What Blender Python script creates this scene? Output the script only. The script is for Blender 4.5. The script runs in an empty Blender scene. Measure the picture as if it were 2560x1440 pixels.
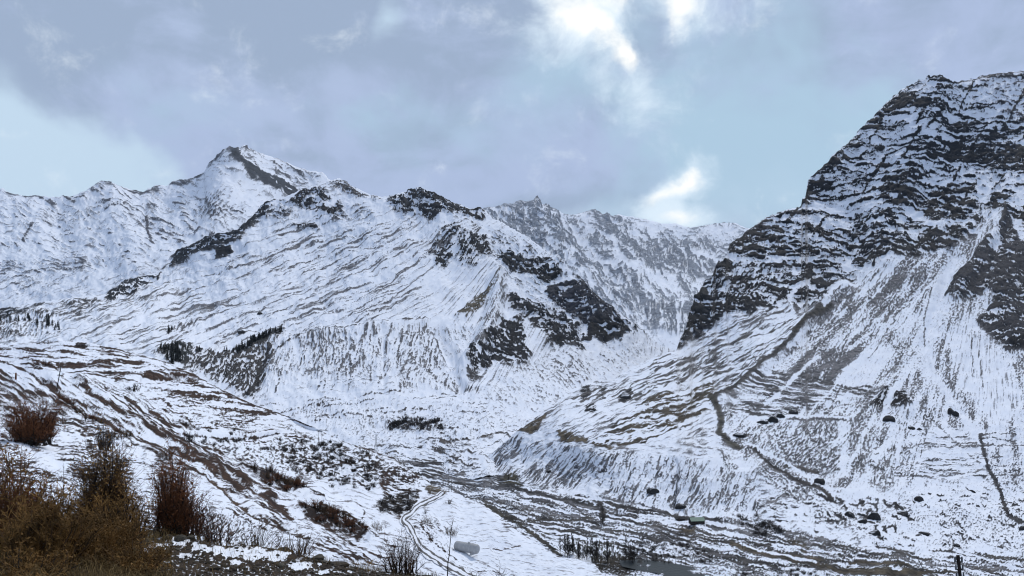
import bpy, bmesh, math, random
import numpy as np

# ------------------------------------------------------------------ camera
F, CU, HV = 2009.0, 1280.0, 880.0          # focal length in photo pixels, optical column, horizon row
scene = bpy.context.scene
col = scene.collection
cam_data = bpy.data.cameras.new('camera')
cam = bpy.data.objects.new('camera', cam_data)
col.objects.link(cam)
cam.location = (0, 0, 0)
cam.rotation_euler = (math.radians(90), 0, 0)
cam_data.sensor_width = 36.0
cam_data.lens = 36.0 * F / 2560.0
cam_data.shift_y = (HV - 720.0) / 2560.0
cam_data.clip_start = 0.1
cam_data.clip_end = 40000.0
scene.camera = cam

# ------------------------------------------------------------------ world, sun, exposure
SUN_EL, SUN_AZ = math.radians(50), math.radians(24)       # behind the cloud, ahead and a little right
world = bpy.data.worlds.new('World')
scene.world = world
world.use_nodes = True
WN, WL = world.node_tree.nodes, world.node_tree.links
WN.clear()

def wmath(op, a, b=None, c=None, clamp=False):
    n = WN.new('ShaderNodeMath'); n.operation = op; n.use_clamp = clamp
    for i, x in enumerate((a, b, c)):
        if x is None: continue
        if isinstance(x, (int, float)): n.inputs[i].default_value = x
        else: WL.new(x, n.inputs[i])
    return n.outputs[0]

def wmix(fac, a, b):
    n = WN.new('ShaderNodeMix'); n.data_type = 'RGBA'
    if isinstance(fac, (int, float)): n.inputs[0].default_value = fac
    else: WL.new(fac, n.inputs[0])
    for i, x in ((6, a), (7, b)):
        if isinstance(x, tuple): n.inputs[i].default_value = (*x, 1)
        else: WL.new(x, n.inputs[i])
    return n.outputs[2]

def wrange(x, a, b, c=0.0, d=1.0):
    n = WN.new('ShaderNodeMapRange'); n.interpolation_type = 'SMOOTHSTEP'
    WL.new(x, n.inputs[0])
    for i, k in enumerate((a, b, c, d)): n.inputs[1 + i].default_value = k
    return n.outputs[0]

tc = WN.new('ShaderNodeTexCoord')
sep = WN.new('ShaderNodeSeparateXYZ'); WL.new(tc.outputs['Generated'], sep.inputs[0])

def wnoise(scale, detail, rough, zs=1.6, off=0.0, distort=0.0):
    mp = WN.new('ShaderNodeMapping'); WL.new(tc.outputs['Generated'], mp.inputs[0])
    mp.inputs['Scale'].default_value = (1, 1, zs)
    mp.inputs['Location'].default_value = (off, off * 0.7, -off)
    n = WN.new('ShaderNodeTexNoise'); n.noise_dimensions = '3D'
    n.inputs['Scale'].default_value = scale
    n.inputs['Detail'].default_value = detail
    n.inputs['Roughness'].default_value = rough
    n.inputs['Distortion'].default_value = distort
    WL.new(mp.outputs[0], n.inputs['Vector'])
    return n.outputs['Fac']

def wblob(u, v, ru, rv, ang=0.0):
    """soft elliptical field (1 at the centre, 0 at the rim) about the direction of a cloud or a gap"""
    d = np.array([(u - CU) / F, 1.0, (HV - v) / F]); d /= np.linalg.norm(d)
    right = np.array([d[1], -d[0], 0.0]); right /= np.linalg.norm(right)
    up = np.cross(right, d); t = math.radians(-ang)
    right, up = right * math.cos(t) + up * math.sin(t), up * math.cos(t) - right * math.sin(t)
    s = []
    for ax, r in ((right, ru / F), (up, rv / F)):
        dp = WN.new('ShaderNodeVectorMath'); dp.operation = 'DOT_PRODUCT'
        WL.new(warped, dp.inputs[0]); dp.inputs[1].default_value = tuple(ax / r)
        o = wmath('SUBTRACT', dp.outputs['Value'], float(d @ ax / r))
        s.append(wmath('MULTIPLY', o, o))
    fd = WN.new('ShaderNodeVectorMath'); fd.operation = 'DOT_PRODUCT'
    WL.new(tc.outputs['Generated'], fd.inputs[0]); fd.inputs[1].default_value = tuple(d)
    front = wmath('GREATER_THAN', fd.outputs['Value'], 0.3)
    return wmath('MULTIPLY', wmath('SUBTRACT', 1.0, wmath('SQRT', wmath('ADD', s[0], s[1])), clamp=True), front)

def wadd(*xs):
    r = xs[0]
    for x in xs[1:]: r = wmath('ADD', r, x)
    return r

sky = WN.new('ShaderNodeTexSky'); sky.sky_type = 'NISHITA'; sky.sun_disc = False
sky.sun_elevation = SUN_EL; sky.sun_rotation = SUN_AZ
sky.altitude = 3000
skyc = WN.new('ShaderNodeVectorMath'); skyc.operation = 'SCALE'
WL.new(sky.outputs[0], skyc.inputs[0]); skyc.inputs['Scale'].default_value = 0.08
def wwarp(scale, amt, off):
    n = WN.new('ShaderNodeTexNoise'); n.inputs['Scale'].default_value = scale; n.inputs['Detail'].default_value = 4
    mp = WN.new('ShaderNodeMapping'); WL.new(tc.outputs['Generated'], mp.inputs[0]); mp.inputs['Location'].default_value = (off, 1.3, off)
    WL.new(mp.outputs[0], n.inputs['Vector'])
    sb = WN.new('ShaderNodeVectorMath'); sb.operation = 'SUBTRACT'; WL.new(n.outputs['Color'], sb.inputs[0]); sb.inputs[1].default_value = (.5, .5, .5)
    sc = WN.new('ShaderNodeVectorMath'); sc.operation = 'SCALE'; WL.new(sb.outputs[0], sc.inputs[0]); sc.inputs['Scale'].default_value = amt
    return sc.outputs[0]
ad = WN.new('ShaderNodeVectorMath'); ad.operation = 'ADD'
WL.new(wwarp(6.0, 0.11, 2.0), ad.inputs[0]); WL.new(wwarp(19.0, 0.05, 5.0), ad.inputs[1])
ad2 = WN.new('ShaderNodeVectorMath'); ad2.operation = 'ADD'
WL.new(tc.outputs['Generated'], ad2.inputs[0]); WL.new(ad.outputs[0], ad2.inputs[1])
warped = ad2.outputs[0]
n_big = wnoise(2.3, 5, 0.55, 1.9, 3.1, 0.4)
n_mid = wnoise(6.5, 6, 0.60, 1.7, 7.7, 0.5)
n_hue = wnoise(4.5, 4, 0.6, 1.4, 12.3, 0.3)
n_rag = wnoise(15.0, 7, 0.66, 1.2, 1.9, 0.3)
grey_c, lav_c, cyan_c, pale_c = (0.285, 0.36, 0.49), (0.36, 0.435, 0.615), (0.36, 0.505, 0.63), (0.475, 0.605, 0.725)
M = lambda x, k: wmath('MULTIPLY', x, k)
C0 = lambda x: wmath('SUBTRACT', x, 0.5)
base = wmix(wrange(wadd(n_big, M(C0(n_mid), 0.9), M(C0(n_rag), 0.25)), 0.36, 0.64), grey_c, lav_c)
hue = wadd(M(C0(n_hue), 2.2), M(wblob(1950, 330, 800, 480), 1.0), M(wblob(330, 190, 330, 140, 25), 0.35), M(wblob(2400, 40, 420, 220), -0.8), M(wblob(620, 60, 500, 200), -0.3))
base = wmix(wrange(hue, 0.05, 0.85), base, cyan_c)
base = wmix(wrange(M(C0(n_mid), 1.0), 0.0, 0.35, 0.0, 0.18), base, pale_c)
lt = wadd(M(C0(n_big), 0.7), M(C0(n_mid), 0.55), M(C0(n_rag), 0.22),
          M(wblob(40, 420, 660, 260, 30), 1.5), M(wblob(300, 450, 560, 130, 12), 0.7), M(wblob(2050, 540, 700, 200), 0.55),
          M(wblob(955, 40, 60, 110, 20), 0.75), M(wblob(1400, 520, 500, 60), 0.55), M(wblob(560, 190, 620, 220, 20), -0.6), M(wblob(1250, 330, 420, 230), -0.3))
clouds = wmix(wrange(lt, 0.12, 0.95), base, pale_c)
rag = M(C0(n_rag), 1.5)
soft = wadd(M(wblob(1455, 60, 220, 190, 20), 0.85), M(wblob(1740, 25, 180, 130), 0.75), M(wblob(1590, 240, 150, 120), 0.45),
            M(wblob(1680, 455, 160, 70, -40), 0.75), M(wblob(1690, 545, 170, 60), 0.7), M(wblob(1620, 90, 90, 130), -0.5), M(rag, 0.8))
clouds = wmix(wrange(soft, 0.05, 0.75), clouds, (0.66, 0.77, 0.86))
gap = wadd(M(wblob(1425, 45, 130, 100, 45), 0.85), M(wblob(1480, 120, 90, 50, 35), 0.65), M(wblob(1570, 0, 100, 60), 0.85), M(wblob(1735, 25, 110, 85), 0.9),
           M(wblob(1545, 175, 55, 50), 0.9), M(wblob(1655, 462, 110, 26, -37), 0.62), M(wblob(1712, 425, 46, 36), 0.62), M(wblob(1690, 540, 70, 24), 0.6),
           M(wblob(1615, 80, 75, 130), -1.0), M(rag, 0.85))
clouds = wmix(wrange(gap, 0.08, 1.0, 0.0, 0.92), clouds, (1.0, 0.97, 0.90))
final = wmix(0.96, skyc.outputs[0], clouds)
bg = WN.new('ShaderNodeBackground'); bg.inputs['Strength'].default_value = 0.92
WL.new(final, bg.inputs['Color'])
wo = WN.new('ShaderNodeOutputWorld'); WL.new(bg.outputs[0], wo.inputs['Surface'])

sun_d = bpy.data.lights.new('sun', 'SUN')
sun_d.energy = 1.5; sun_d.angle = math.radians(15); sun_d.color = (1.0, 0.965, 0.92)
sun = bpy.data.objects.new('sun', sun_d); col.objects.link(sun)
sdir = (math.sin(SUN_AZ) * math.cos(SUN_EL), math.cos(SUN_AZ) * math.cos(SUN_EL), math.sin(SUN_EL))
from mathutils import Vector, Matrix, Euler
sun.rotation_euler = Vector(sdir).to_track_quat('Z', 'Y').to_euler()

vs = scene.view_settings
vs.view_transform = 'Standard'; vs.look = 'None'; vs.exposure = 0.44; vs.gamma = 1.0; vs.use_curve_mapping = False
scene.render.engine = 'CYCLES'
scene.cycles.use_denoising = True
scene.cycles.max_bounces = 6
scene.cycles.diffuse_bounces = 4
scene.cycles.volume_bounces = 0
scene.cycles.filter_width = 1.1
scene.cycles.use_adaptive_sampling = False

# ------------------------------------------------------------------ numpy noise and painting helpers
f32 = np.float32
def _h(ix, iy, seed):
    n = (ix.astype(np.uint32) * np.uint32(374761393) + iy.astype(np.uint32) * np.uint32(668265263)
         + np.uint32((seed * 1442695041 + 12345) & 0xffffffff))
    n = (n ^ (n >> np.uint32(13))) * np.uint32(1274126177)
    n = (n ^ (n >> np.uint32(15))) * np.uint32(2246822519)
    return ((n >> np.uint32(8)) & np.uint32(1023)).astype(np.int32)
_ga = np.arange(1024) * (2 * np.pi / 1024)
_gx, _gy = np.cos(_ga).astype(f32), np.sin(_ga).astype(f32)
def perlin(x, y, seed=0):
    x = np.asarray(x, f32); y = np.asarray(y, f32)
    fx, fy = np.floor(x), np.floor(y)
    ix, iy = fx.astype(np.int64), fy.astype(np.int64)
    x = x - fx; y = y - fy
    sx = x * x * x * (x * (x * 6 - 15) + 10); sy = y * y * y * (y * (y * 6 - 15) + 10)
    def g(i, j, dx, dy):
        k = _h(ix + i, iy + j, seed); return _gx[k] * dx + _gy[k] * dy
    a = g(0, 0, x, y); b = g(1, 0, x - 1, y); c = g(0, 1, x, y - 1); d = g(1, 1, x - 1, y - 1)
    t = a + sx * (b - a); return (t + sy * ((c + sx * (d - c)) - t)) * 1.5
def fbm(x, y, octv=4, seed=0, gain=0.55, lac=2.03):
    s = 0.0; a = 1.0; t = 0.0
    for o in range(octv):
        s = s + a * perlin(x + 17.3 * o, y - 9.1 * o, seed + 31 * o); t += a * a
        x = x * lac; y = y * lac; a *= gain
    return s / math.sqrt(t)
def uni(n):                                   # roughly uniform 0..1
    return (1.0 / (1.0 + np.exp(-1.75 * n / 0.42))).astype(f32)
def ridged(x, y, octv=4, seed=0):
    s = 0.0; a = 1.0; t = 0.0
    for o in range(octv):
        s = s + a * (1 - 2 * np.abs(perlin(x, y, seed + 13 * o))); t += a
        x = x * 2.1; y = y * 2.1; a *= 0.5
    return s / t

def pattern(U, V, p, seed):
    kind = p.get('pat', 'streak'); L = p.get('len', 60.0) * 0.85; W = p.get('wid', 9.0) * 0.56
    if kind == 'fan':
        au, av = p['apex']; du, dv = U - au, V - av
        r = np.hypot(du, dv); a = np.arctan2(dv, du)
        x = r / L; y = a * p.get('R', 500.0) / W
    else:
        t = math.radians(p.get('ang', 0.0)); c, s = math.cos(t), math.sin(t)
        wv = p.get('warp', 6.0) * fbm(U / 70.0, V / 70.0, 3, seed + 5)
        x = (U * c + V * s) / L; y = (-U * s + V * c + wv) / W
    n = fbm(x, y, p.get('oct', 5), seed, p.get('gain', 0.72))
    if p.get('speck', 0):
        sp = p['speck']; sw = p.get('sw', 7.0) * 0.6
        n = (1 - sp) * n + sp * fbm(U / (sw * 1.3), V / sw, 3, seed + 77, 0.6)
        n = n / math.sqrt((1 - sp) ** 2 + sp ** 2)
    if n.size > 400: n = n / (n.std() + 1e-6) * 0.42
    return uni(n)

def poly_mask(U, V, pts, feather):
    """0..1 soft mask of a polygon, flat arrays"""
    pts = np.asarray(pts, f32); w = np.zeros(U.shape, f32)
    lo = pts.min(0) - feather; hi = pts.max(0) + feather
    idx = np.nonzero((U > lo[0]) & (U < hi[0]) & (V > lo[1]) & (V < hi[1]))[0]
    if len(idx) == 0: return w
    u, v = U[idx], V[idx]
    d2 = np.full(u.shape, 1e12, f32); ins = np.zeros(u.shape, bool)
    for i in range(len(pts)):
        ax, ay = pts[i]; bx, by = pts[(i + 1) % len(pts)]
        ex, ey = bx - ax, by - ay; l2 = ex * ex + ey * ey + 1e-9
        t = np.clip(((u - ax) * ex + (v - ay) * ey) / l2, 0, 1)
        d2 = np.minimum(d2, (u - ax - t * ex) ** 2 + (v - ay - t * ey) ** 2)
        if by != ay:
            cr = ((ay > v) != (by > v)) & (u < ex * (v - ay) / ey + ax); ins ^= cr
    d = np.sqrt(d2); d = np.where(ins, d, -d)
    x = np.clip(d / feather * 0.5 + 0.5, 0, 1); w[idx] = x * x * (3 - 2 * x)
    return w

def line_mask(U, V, pts, width):
    pts = np.asarray(pts, f32); w = np.zeros(U.shape, f32)
    lo = pts.min(0) - width; hi = pts.max(0) + width
    idx = np.nonzero((U > lo[0]) & (U < hi[0]) & (V > lo[1]) & (V < hi[1]))[0]
    if len(idx) == 0: return w
    u, v = U[idx], V[idx]; d2 = np.full(u.shape, 1e12, f32)
    for i in range(len(pts) - 1):
        ax, ay = pts[i]; bx, by = pts[i + 1]
        ex, ey = bx - ax, by - ay; l2 = ex * ex + ey * ey + 1e-9
        t = np.clip(((u - ax) * ex + (v - ay) * ey) / l2, 0, 1)
        d2 = np.minimum(d2, (u - ax - t * ex) ** 2 + (v - ay - t * ey) ** 2)
    x = np.clip(1 - np.sqrt(d2) / width, 0, 1); w[idx] = x * x * (3 - 2 * x)
    return w

def gen_lines(poly, n, ang, length, width, strength, tone=None, seed=0, wave=5.0, jit=5.0, apex=None):
    """ledges, gullies and terrace edges: many thin marks that follow the lie of the slope inside an outline"""
    rs = np.random.RandomState(seed); P_ = np.asarray(poly, float); lo, hi = P_.min(0), P_.max(0); out = []; tries = 0
    while len(out) < n and tries < n * 30:
        tries += 1; u, v = rs.uniform(lo, hi)
        if poly_mask(np.array([u], f32), np.array([v], f32), poly, 1.0)[0] < .5: continue
        a = math.radians(rs.uniform(ang[0], ang[1])) if apex is None else math.atan2(v - apex[1], u - apex[0]) + math.radians(rs.normal() * jit)
        L = rs.uniform(*length) * rs.uniform(.5, 1); k = max(3, int(L / 16)); t = np.linspace(-.5, .5, k) * L
        w = np.cumsum(rs.normal(size=k)) * wave * .35; w -= w.mean()
        pts = np.stack([u + t * math.cos(a) - w * math.sin(a), v + t * math.sin(a) + w * math.cos(a)], 1)
        m = poly_mask(pts[:, 0].astype(f32), pts[:, 1].astype(f32), poly, 4.0) > .3
        pts = pts[m]
        if len(pts) < 2: continue
        wd = rs.uniform(*width); out.append((pts, wd, strength) + ((tone,) if tone else ()))
    return out

class TPS:
    """smooth interpolation of inverse distance through surveyed points (u, v, distance)"""
    def __init__(self, ctrl, smooth=1e-3):
        c = np.asarray(ctrl, float); self.p = c[:, :2] / 500.0; w = 1000.0 / c[:, 2]
        n = len(c); K = self._k(self.p, self.p) + smooth * np.eye(n)
        A = np.zeros((n + 3, n + 3)); A[:n, :n] = K; A[:n, n] = 1; A[:n, n + 1:] = self.p
        A[n, :n] = 1; A[n + 1:, :n] = self.p.T
        self.s = np.linalg.solve(A, np.concatenate([w, np.zeros(3)]))
        self.lo, self.hi = w.min() * 0.9, w.max() * 1.15
    @staticmethod
    def _k(a, b):
        d2 = ((a[:, None, :] - b[None, :, :]) ** 2).sum(-1)
        return np.where(d2 > 0, d2 * np.log(d2 + 1e-12) * 0.5, 0)
    def __call__(self, U, V):
        out = np.empty(U.shape)
        q = np.stack([U.ravel(), V.ravel()], 1) / 500.0; o = out.ravel(); n = len(self.p)
        for i in range(0, len(q), 40000):
            b = q[i:i + 40000]
            o[i:i + 40000] = self._k(b, self.p) @ self.s[:n] + self.s[n] + b @ self.s[n + 1:]
        return 1000.0 / np.clip(o.reshape(U.shape), self.lo, self.hi)

def pt(u, v, Y): return Vector(((u - CU) * Y / F, Y, (HV - v) * Y / F))

# ------------------------------------------------------------------ materials
def new_mat(name):
    m = bpy.data.materials.new(name); m.use_nodes = True
    nt = m.node_tree; nt.nodes.clear()
    o = nt.nodes.new('ShaderNodeOutputMaterial'); b = nt.nodes.new('ShaderNodeBsdfPrincipled')
    nt.links.new(b.outputs[0], o.inputs[0]); b.inputs['Roughness'].default_value = 0.8
    b.inputs['Specular IOR Level'].default_value = 0.25
    return m, nt, b
def nd(nt, t, **kw):
    n = nt.nodes.new(t)
    for k, x in kw.items(): setattr(n, k, x)
    return n
def nmath(nt, op, a, b=None, clamp=False):
    n = nd(nt, 'ShaderNodeMath', operation=op, use_clamp=clamp)
    for i, x in enumerate((a, b)):
        if x is None: continue
        if isinstance(x, (int, float)): n.inputs[i].default_value = x
        else: nt.links.new(x, n.inputs[i])
    return n.outputs[0]
def nmix(nt, fac, a, b, mode='MIX'):
    n = nd(nt, 'ShaderNodeMix', data_type='RGBA', blend_type=mode)
    for i, x in ((0, fac), (6, a), (7, b)):
        if isinstance(x, (int, float)): n.inputs[i].default_value = x
        elif isinstance(x, tuple): n.inputs[i].default_value = (*x, 1)
        else: nt.links.new(x, n.inputs[i])
    return n.outputs[2]
def nnoise(nt, scale, detail=4, rough=0.6, vec=None):
    n = nd(nt, 'ShaderNodeTexNoise'); n.inputs['Scale'].default_value = scale
    n.inputs['Detail'].default_value = detail; n.inputs['Roughness'].default_value = rough
    if vec is not None: nt.links.new(vec, n.inputs['Vector'])
    return n.outputs['Fac']
def nstep(nt, x, a, b, c=0.0, d=1.0):
    n = nd(nt, 'ShaderNodeMapRange', interpolation_type='SMOOTHSTEP'); nt.links.new(x, n.inputs[0])
    for i, k in enumerate((a, b, c, d)): n.inputs[1 + i].default_value = k
    return n.outputs[0]

def terrain_mat(name, grain, soft=0.07, bump_m=0.6, snow=(0.80, 0.83, 0.88)):
    """snow lying on bare ground: the 'bare' attribute says how much ground shows, 'tone' its colour"""
    m, nt, b = new_mat(name)
    tcn = nd(nt, 'ShaderNodeTexCoord'); ob = tcn.outputs['Object']
    bare = nd(nt, 'ShaderNodeAttribute', attribute_name='bare').outputs['Fac']
    tone = nd(nt, 'ShaderNodeAttribute', attribute_name='tone').outputs['Color']
    fine = nnoise(nt, 1.0 / (grain * 1.3), 3, 0.6, ob)
    fine2 = nnoise(nt, 1.0 / (grain * 6.0), 4, 0.6, ob)
    mp = nd(nt, 'ShaderNodeMapping'); nt.links.new(ob, mp.inputs[0]); mp.inputs['Scale'].default_value = (1, 1, 3.4)
    mp.inputs['Rotation'].default_value = (0.0, 0.12, 0.0)
    ledge = nnoise(nt, 1.0 / (grain * 5.0), 3, 0.6, mp.outputs[0])
    crag = nd(nt, 'ShaderNodeAttribute', attribute_name='crag').outputs['Fac']
    x = nmath(nt, 'ADD', bare, nmath(nt, 'MULTIPLY', nmath(nt, 'SUBTRACT', fine, 0.5), 0.55))
    x = nmath(nt, 'ADD', x, nmath(nt, 'MULTIPLY', nmath(nt, 'SUBTRACT', ledge, 0.5), nmath(nt, 'MULTIPLY', crag, 1.5)))
    x = nmath(nt, 'ADD', x, nmath(nt, 'MULTIPLY', nmath(nt, 'SUBTRACT', fine2, 0.5), 0.3))
    wd = nmath(nt, 'SUBTRACT', soft * 2.6, nmath(nt, 'MULTIPLY', crag, soft * 1.7))      # scree fades into snow, crags end sharply
    kn = nd(nt, 'ShaderNodeMapRange', interpolation_type='SMOOTHSTEP'); nt.links.new(x, kn.inputs[0])
    nt.links.new(nmath(nt, 'MULTIPLY', wd, -1.0), kn.inputs[1]); nt.links.new(nmath(nt, 'MULTIPLY', wd, 1.3), kn.inputs[2]); k = kn.outputs[0]
    thin = nstep(nt, x, -0.30, -0.02, 0.0, 0.26)          # snow gets thin near bare ground
    sn = nmix(nt, nstep(nt, fine2, 0.3, 0.7), snow, (snow[0] * 0.93, snow[1] * 0.945, snow[2] * 0.97))
    vary = nmix(nt, nstep(nt, nmath(nt, 'ADD', nmath(nt, 'MULTIPLY', fine, 0.5), nmath(nt, 'MULTIPLY', ledge, 0.5)), 0.36, 0.66), (0.35, 0.36, 0.40), (1.6, 1.57, 1.55))
    rk = nmix(nt, 1.0, tone, vary, 'MULTIPLY')
    sn = nmix(nt, thin, sn, nmix(nt, 0.5, tone, (0.42, 0.42, 0.45)))
    c = nmix(nt, k, sn, rk)
    nt.links.new(c, b.inputs['Base Color'])
    b.inputs['Roughness'].default_value = 0.85; b.inputs['Specular IOR Level'].default_value = 0.08
    bp = nd(nt, 'ShaderNodeBump'); bp.inputs['Strength'].default_value = 0.7
    bp.inputs['Distance'].default_value = bump_m
    h = nmath(nt, 'ADD', nmath(nt, 'MULTIPLY', fine, nstep(nt, k, 0, 1, 0.25, 1.0)), nmath(nt, 'MULTIPLY', k, -0.25))
    nt.links.new(h, bp.inputs['Height']); nt.links.new(bp.outputs[0], b.inputs['Normal'])
    return m

# ------------------------------------------------------------------ landform builder
def make_sheet(name, top, bot, ctrl, du, dv, regions, lines, relief, mat, base, seed, jag=(3.0, 14.0),
               back=(6, 1.0, 0.8), rowpow=1.0, amp=2.0, rockamp=4.0, warp=5.0, label=None, extra=(), lsc=(1.0, 1.0)):
    top = np.asarray(top, float); bot = np.asarray(bot, float)
    us = np.arange(top[0, 0], top[-1, 0] + 0.1, du)
    vt = np.interp(us, top[:, 0], top[:, 1]); vb = np.interp(us, bot[:, 0], bot[:, 1])
    tps = TPS(ctrl)
    vt = vt + jag[0] * fbm(us / jag[1], us * 0 + seed, 4, seed, 0.6)
    nr = int(np.max(vb - vt) / dv) + 2
    t = (np.linspace(0, 1, nr) ** rowpow)[:, None]
    U = np.repeat(us[None, :], nr, 0); V = vt[None, :] + (vb - vt)[None, :] * t
    shp = U.shape
    Y = tps(U, V)
    uf, vf = U.ravel().astype(f32), V.ravel().astype(f32)
    uw = uf + warp * fbm(uf / 24, vf / 24, 3, seed + 3); vw = vf + warp * fbm(uf / 24, vf / 24, 3, seed + 4)
    C = np.full(uf.shape, base['cov'], f32); N = pattern(uf, vf, base, seed)
    T = np.empty((len(uf), 3), f32); T[:] = base['col']
    K = np.full(uf.shape, base.get('crag', 0.3), f32)
    for i, (pts, fe, p) in enumerate(regions):
        w = poly_mask(uw, vw, pts, fe)
        idx = np.nonzero(w > 0.002)[0]
        if len(idx) == 0: continue
        wi = w[idx]
        if 'cov' in p:
            cv = p['cov']
            if 'dens' in p: cv = cv * (0.2 + 1.6 * pattern(uf[idx], vf[idx], p['dens'], seed + 300 + i))
            C[idx] += (cv - C[idx]) * wi
        if 'len' in p or 'pat' in p or 'ang' in p:
            N[idx] += (pattern(uf[idx], vf[idx], p, seed + 100 + i) - N[idx]) * wi
        if 'col' in p: T[idx] += (np.asarray(p['col'], f32) - T[idx]) * wi[:, None]
        if 'crag' in p: K[idx] += (p['crag'] - K[idx]) * wi
    pf = 0.12 + 1.45 * uni(fbm(uf / 130, vf / 80, 4, seed + 40)) ** 1.15
    C = C * (1 + (pf - 1) * (1 - np.clip((C - .40) / .2, 0, 1)))
    uw2 = uf + 2.2 * fbm(uf / 11, vf / 11, 2, seed + 8); vw2 = vf + 2.2 * fbm(uf / 11, vf / 11, 2, seed + 9)
    for pts, wd, s, *cc in list(extra) + [(q[0], q[1] * lsc[0], q[2] * lsc[1] if q[2] > 0 else q[2]) + tuple(q[3:]) for q in lines]:
        w = line_mask(uw2, vw2, pts, wd)
        idx = np.nonzero(w > 0.002)[0]; wi = w[idx]
        if s > 0: C[idx] = np.maximum(C[idx], C[idx] + (s - C[idx]) * wi)
        else: C[idx] = C[idx] * (1 - wi) + (0.06 + s * 0.1) * wi
        if cc: T[idx] += (np.asarray(cc[0], f32) - T[idx]) * wi[:, None]
    bare = C - N
    P = np.stack([(U - CU) * Y / F, Y, (HV - V) * Y / F], -1)
    gu = np.gradient(P, axis=1); gv = np.gradient(P, axis=0)
    nrm = np.cross(gv, gu); nrm /= np.linalg.norm(nrm, axis=-1, keepdims=True) + 1e-12
    fl = (nrm * P).sum(-1) > 0; nrm[fl] *= -1
    px = Y / F
    k = np.clip(bare * 4 + 0.5, 0, 1).reshape(shp); Kg = K.reshape(shp)
    d = amp * (1 - N).reshape(shp) * 0.8
    d = d + amp * 2.2 * fbm(U / 60, V / 45, 4, seed + 20)
    d = d + rockamp * Kg * (ridged(U / 42, V / 24, 4, seed + 21) * 1.3 + k * 1.0)
    for pts, wd, a in relief: d = d + 1.8 * a * line_mask(uw2, vw2, pts, wd).reshape(shp)
    fade = np.clip((V - vt[None, :]) / 14.0, 0.15, 1.0)
    P = P + nrm * (d * px * fade)[..., None]
    nb = back[0]
    if nb:
        r0 = P[0]; dirh = r0.copy(); dirh[:, 2] = 0; dirh /= np.linalg.norm(dirh, axis=1, keepdims=True)
        rows = []
        for kk in range(nb, 0, -1):
            st = px[0] * 60 * kk * back[1]
            q = r0 + dirh * st[:, None]; q[:, 2] -= st * back[2] * (0.4 + 0.6 * kk / nb); rows.append(q)
        P = np.concatenate([np.stack(rows), P]); 
        bare = np.concatenate([np.repeat(bare.reshape(shp)[:1], nb, 0), bare.reshape(shp)])
        T = np.concatenate([np.repeat(T.reshape(*shp, 3)[:1], nb, 0), T.reshape(*shp, 3)])
    R, Cn = P.shape[:2]
    i = np.arange(R * Cn).reshape(R, Cn)
    q = np.stack([i[1:, :-1], i[1:, 1:], i[:-1, 1:], i[:-1, :-1]], -1).reshape(-1, 4)
    me = bpy.data.meshes.new(name)
    me.vertices.add(R * Cn); me.vertices.foreach_set('co', P.reshape(-1).astype(f32))
    me.loops.add(q.size); me.loops.foreach_set('vertex_index', q.ravel().astype(np.int32))
    me.polygons.add(len(q)); me.polygons.foreach_set('loop_start', (np.arange(len(q)) * 4).astype(np.int32))
    me.polygons.foreach_set('use_smooth', np.ones(len(q), bool))
    a = me.attributes.new('bare', 'FLOAT', 'POINT'); a.data.foreach_set('value', bare.reshape(-1).astype(f32))
    kk_ = np.concatenate([np.repeat(Kg[:1], nb, 0), Kg]) if nb else Kg
    a = me.attributes.new('crag', 'FLOAT', 'POINT'); a.data.foreach_set('value', np.clip(kk_, 0, 1).reshape(-1).astype(f32))
    a = me.attributes.new('tone', 'FLOAT_COLOR', 'POINT')
    a.data.foreach_set('color', np.concatenate([T.reshape(-1, 3), np.ones((R * Cn, 1), f32)], 1).ravel().astype(f32))
    me.update(); me.validate()
    me.materials.append(mat)
    ob = bpy.data.objects.new(name, me); col.objects.link(ob); ob['kind'] = 'structure'
    if label: ob['label'] = label
    ob_P = P[nb:]
    class S: pass
    s = S(); s.ob = ob; s.us = us; s.vt = vt; s.vb = vb; s.P = ob_P; s.rp = rowpow; s.nr = nr; s.bare = bare.reshape(R, Cn)[nb:]
    def at(u, v):
        ci = (u - us[0]) / du; c0 = int(min(max(math.floor(ci), 0), len(us) - 2)); fc = min(max(ci - c0, 0), 1)
        tt = (v - np.interp(u, us, vt)) / (np.interp(u, us, vb) - np.interp(u, us, vt))
        ri = min(max(tt, 0), 1) ** (1 / rowpow) * (nr - 1); r0 = int(min(math.floor(ri), nr - 2)); fr = ri - r0
        p = (ob_P[r0, c0] * (1 - fr) + ob_P[r0 + 1, c0] * fr) * (1 - fc) + (ob_P[r0, c0 + 1] * (1 - fr) + ob_P[r0 + 1, c0 + 1] * fr) * fc
        return Vector(p)
    s.at = at
    return s
# ------------------------------------------------------------------ the landforms
ROCK = (0.010, 0.0125, 0.017); ROCKW = (0.013, 0.0135, 0.016); BLK = (0.004, 0.0055, 0.009)
HAZED_ROCK = (0.19, 0.215, 0.25); SCREE = (0.13, 0.13, 0.135); MUD = (0.085, 0.070, 0.048)  # far-range rock tone is paled and blued: distance haze painted into its colour
BRN = (0.042, 0.024, 0.016); DKB = (0.022, 0.013, 0.010)
du = dv = 2.1
def FY(v, z=85.0): return z * F / (v - HV)
mt_far = terrain_mat('snowy_rock_far', 12.0, 0.12, 6.0)
mt_mid = terrain_mat('snowy_rock_mid', 4.2, 0.085, 2.0)
mt_right = terrain_mat('snowy_rock_right', 3.0, 0.08, 1.6)
mt_near = terrain_mat('snowy_grass_slope', 0.9, 0.09, 0.35)
mt_fore = terrain_mat('thawing_mud', 0.16, 0.06, 0.08, (0.84, 0.86, 0.89))


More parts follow.
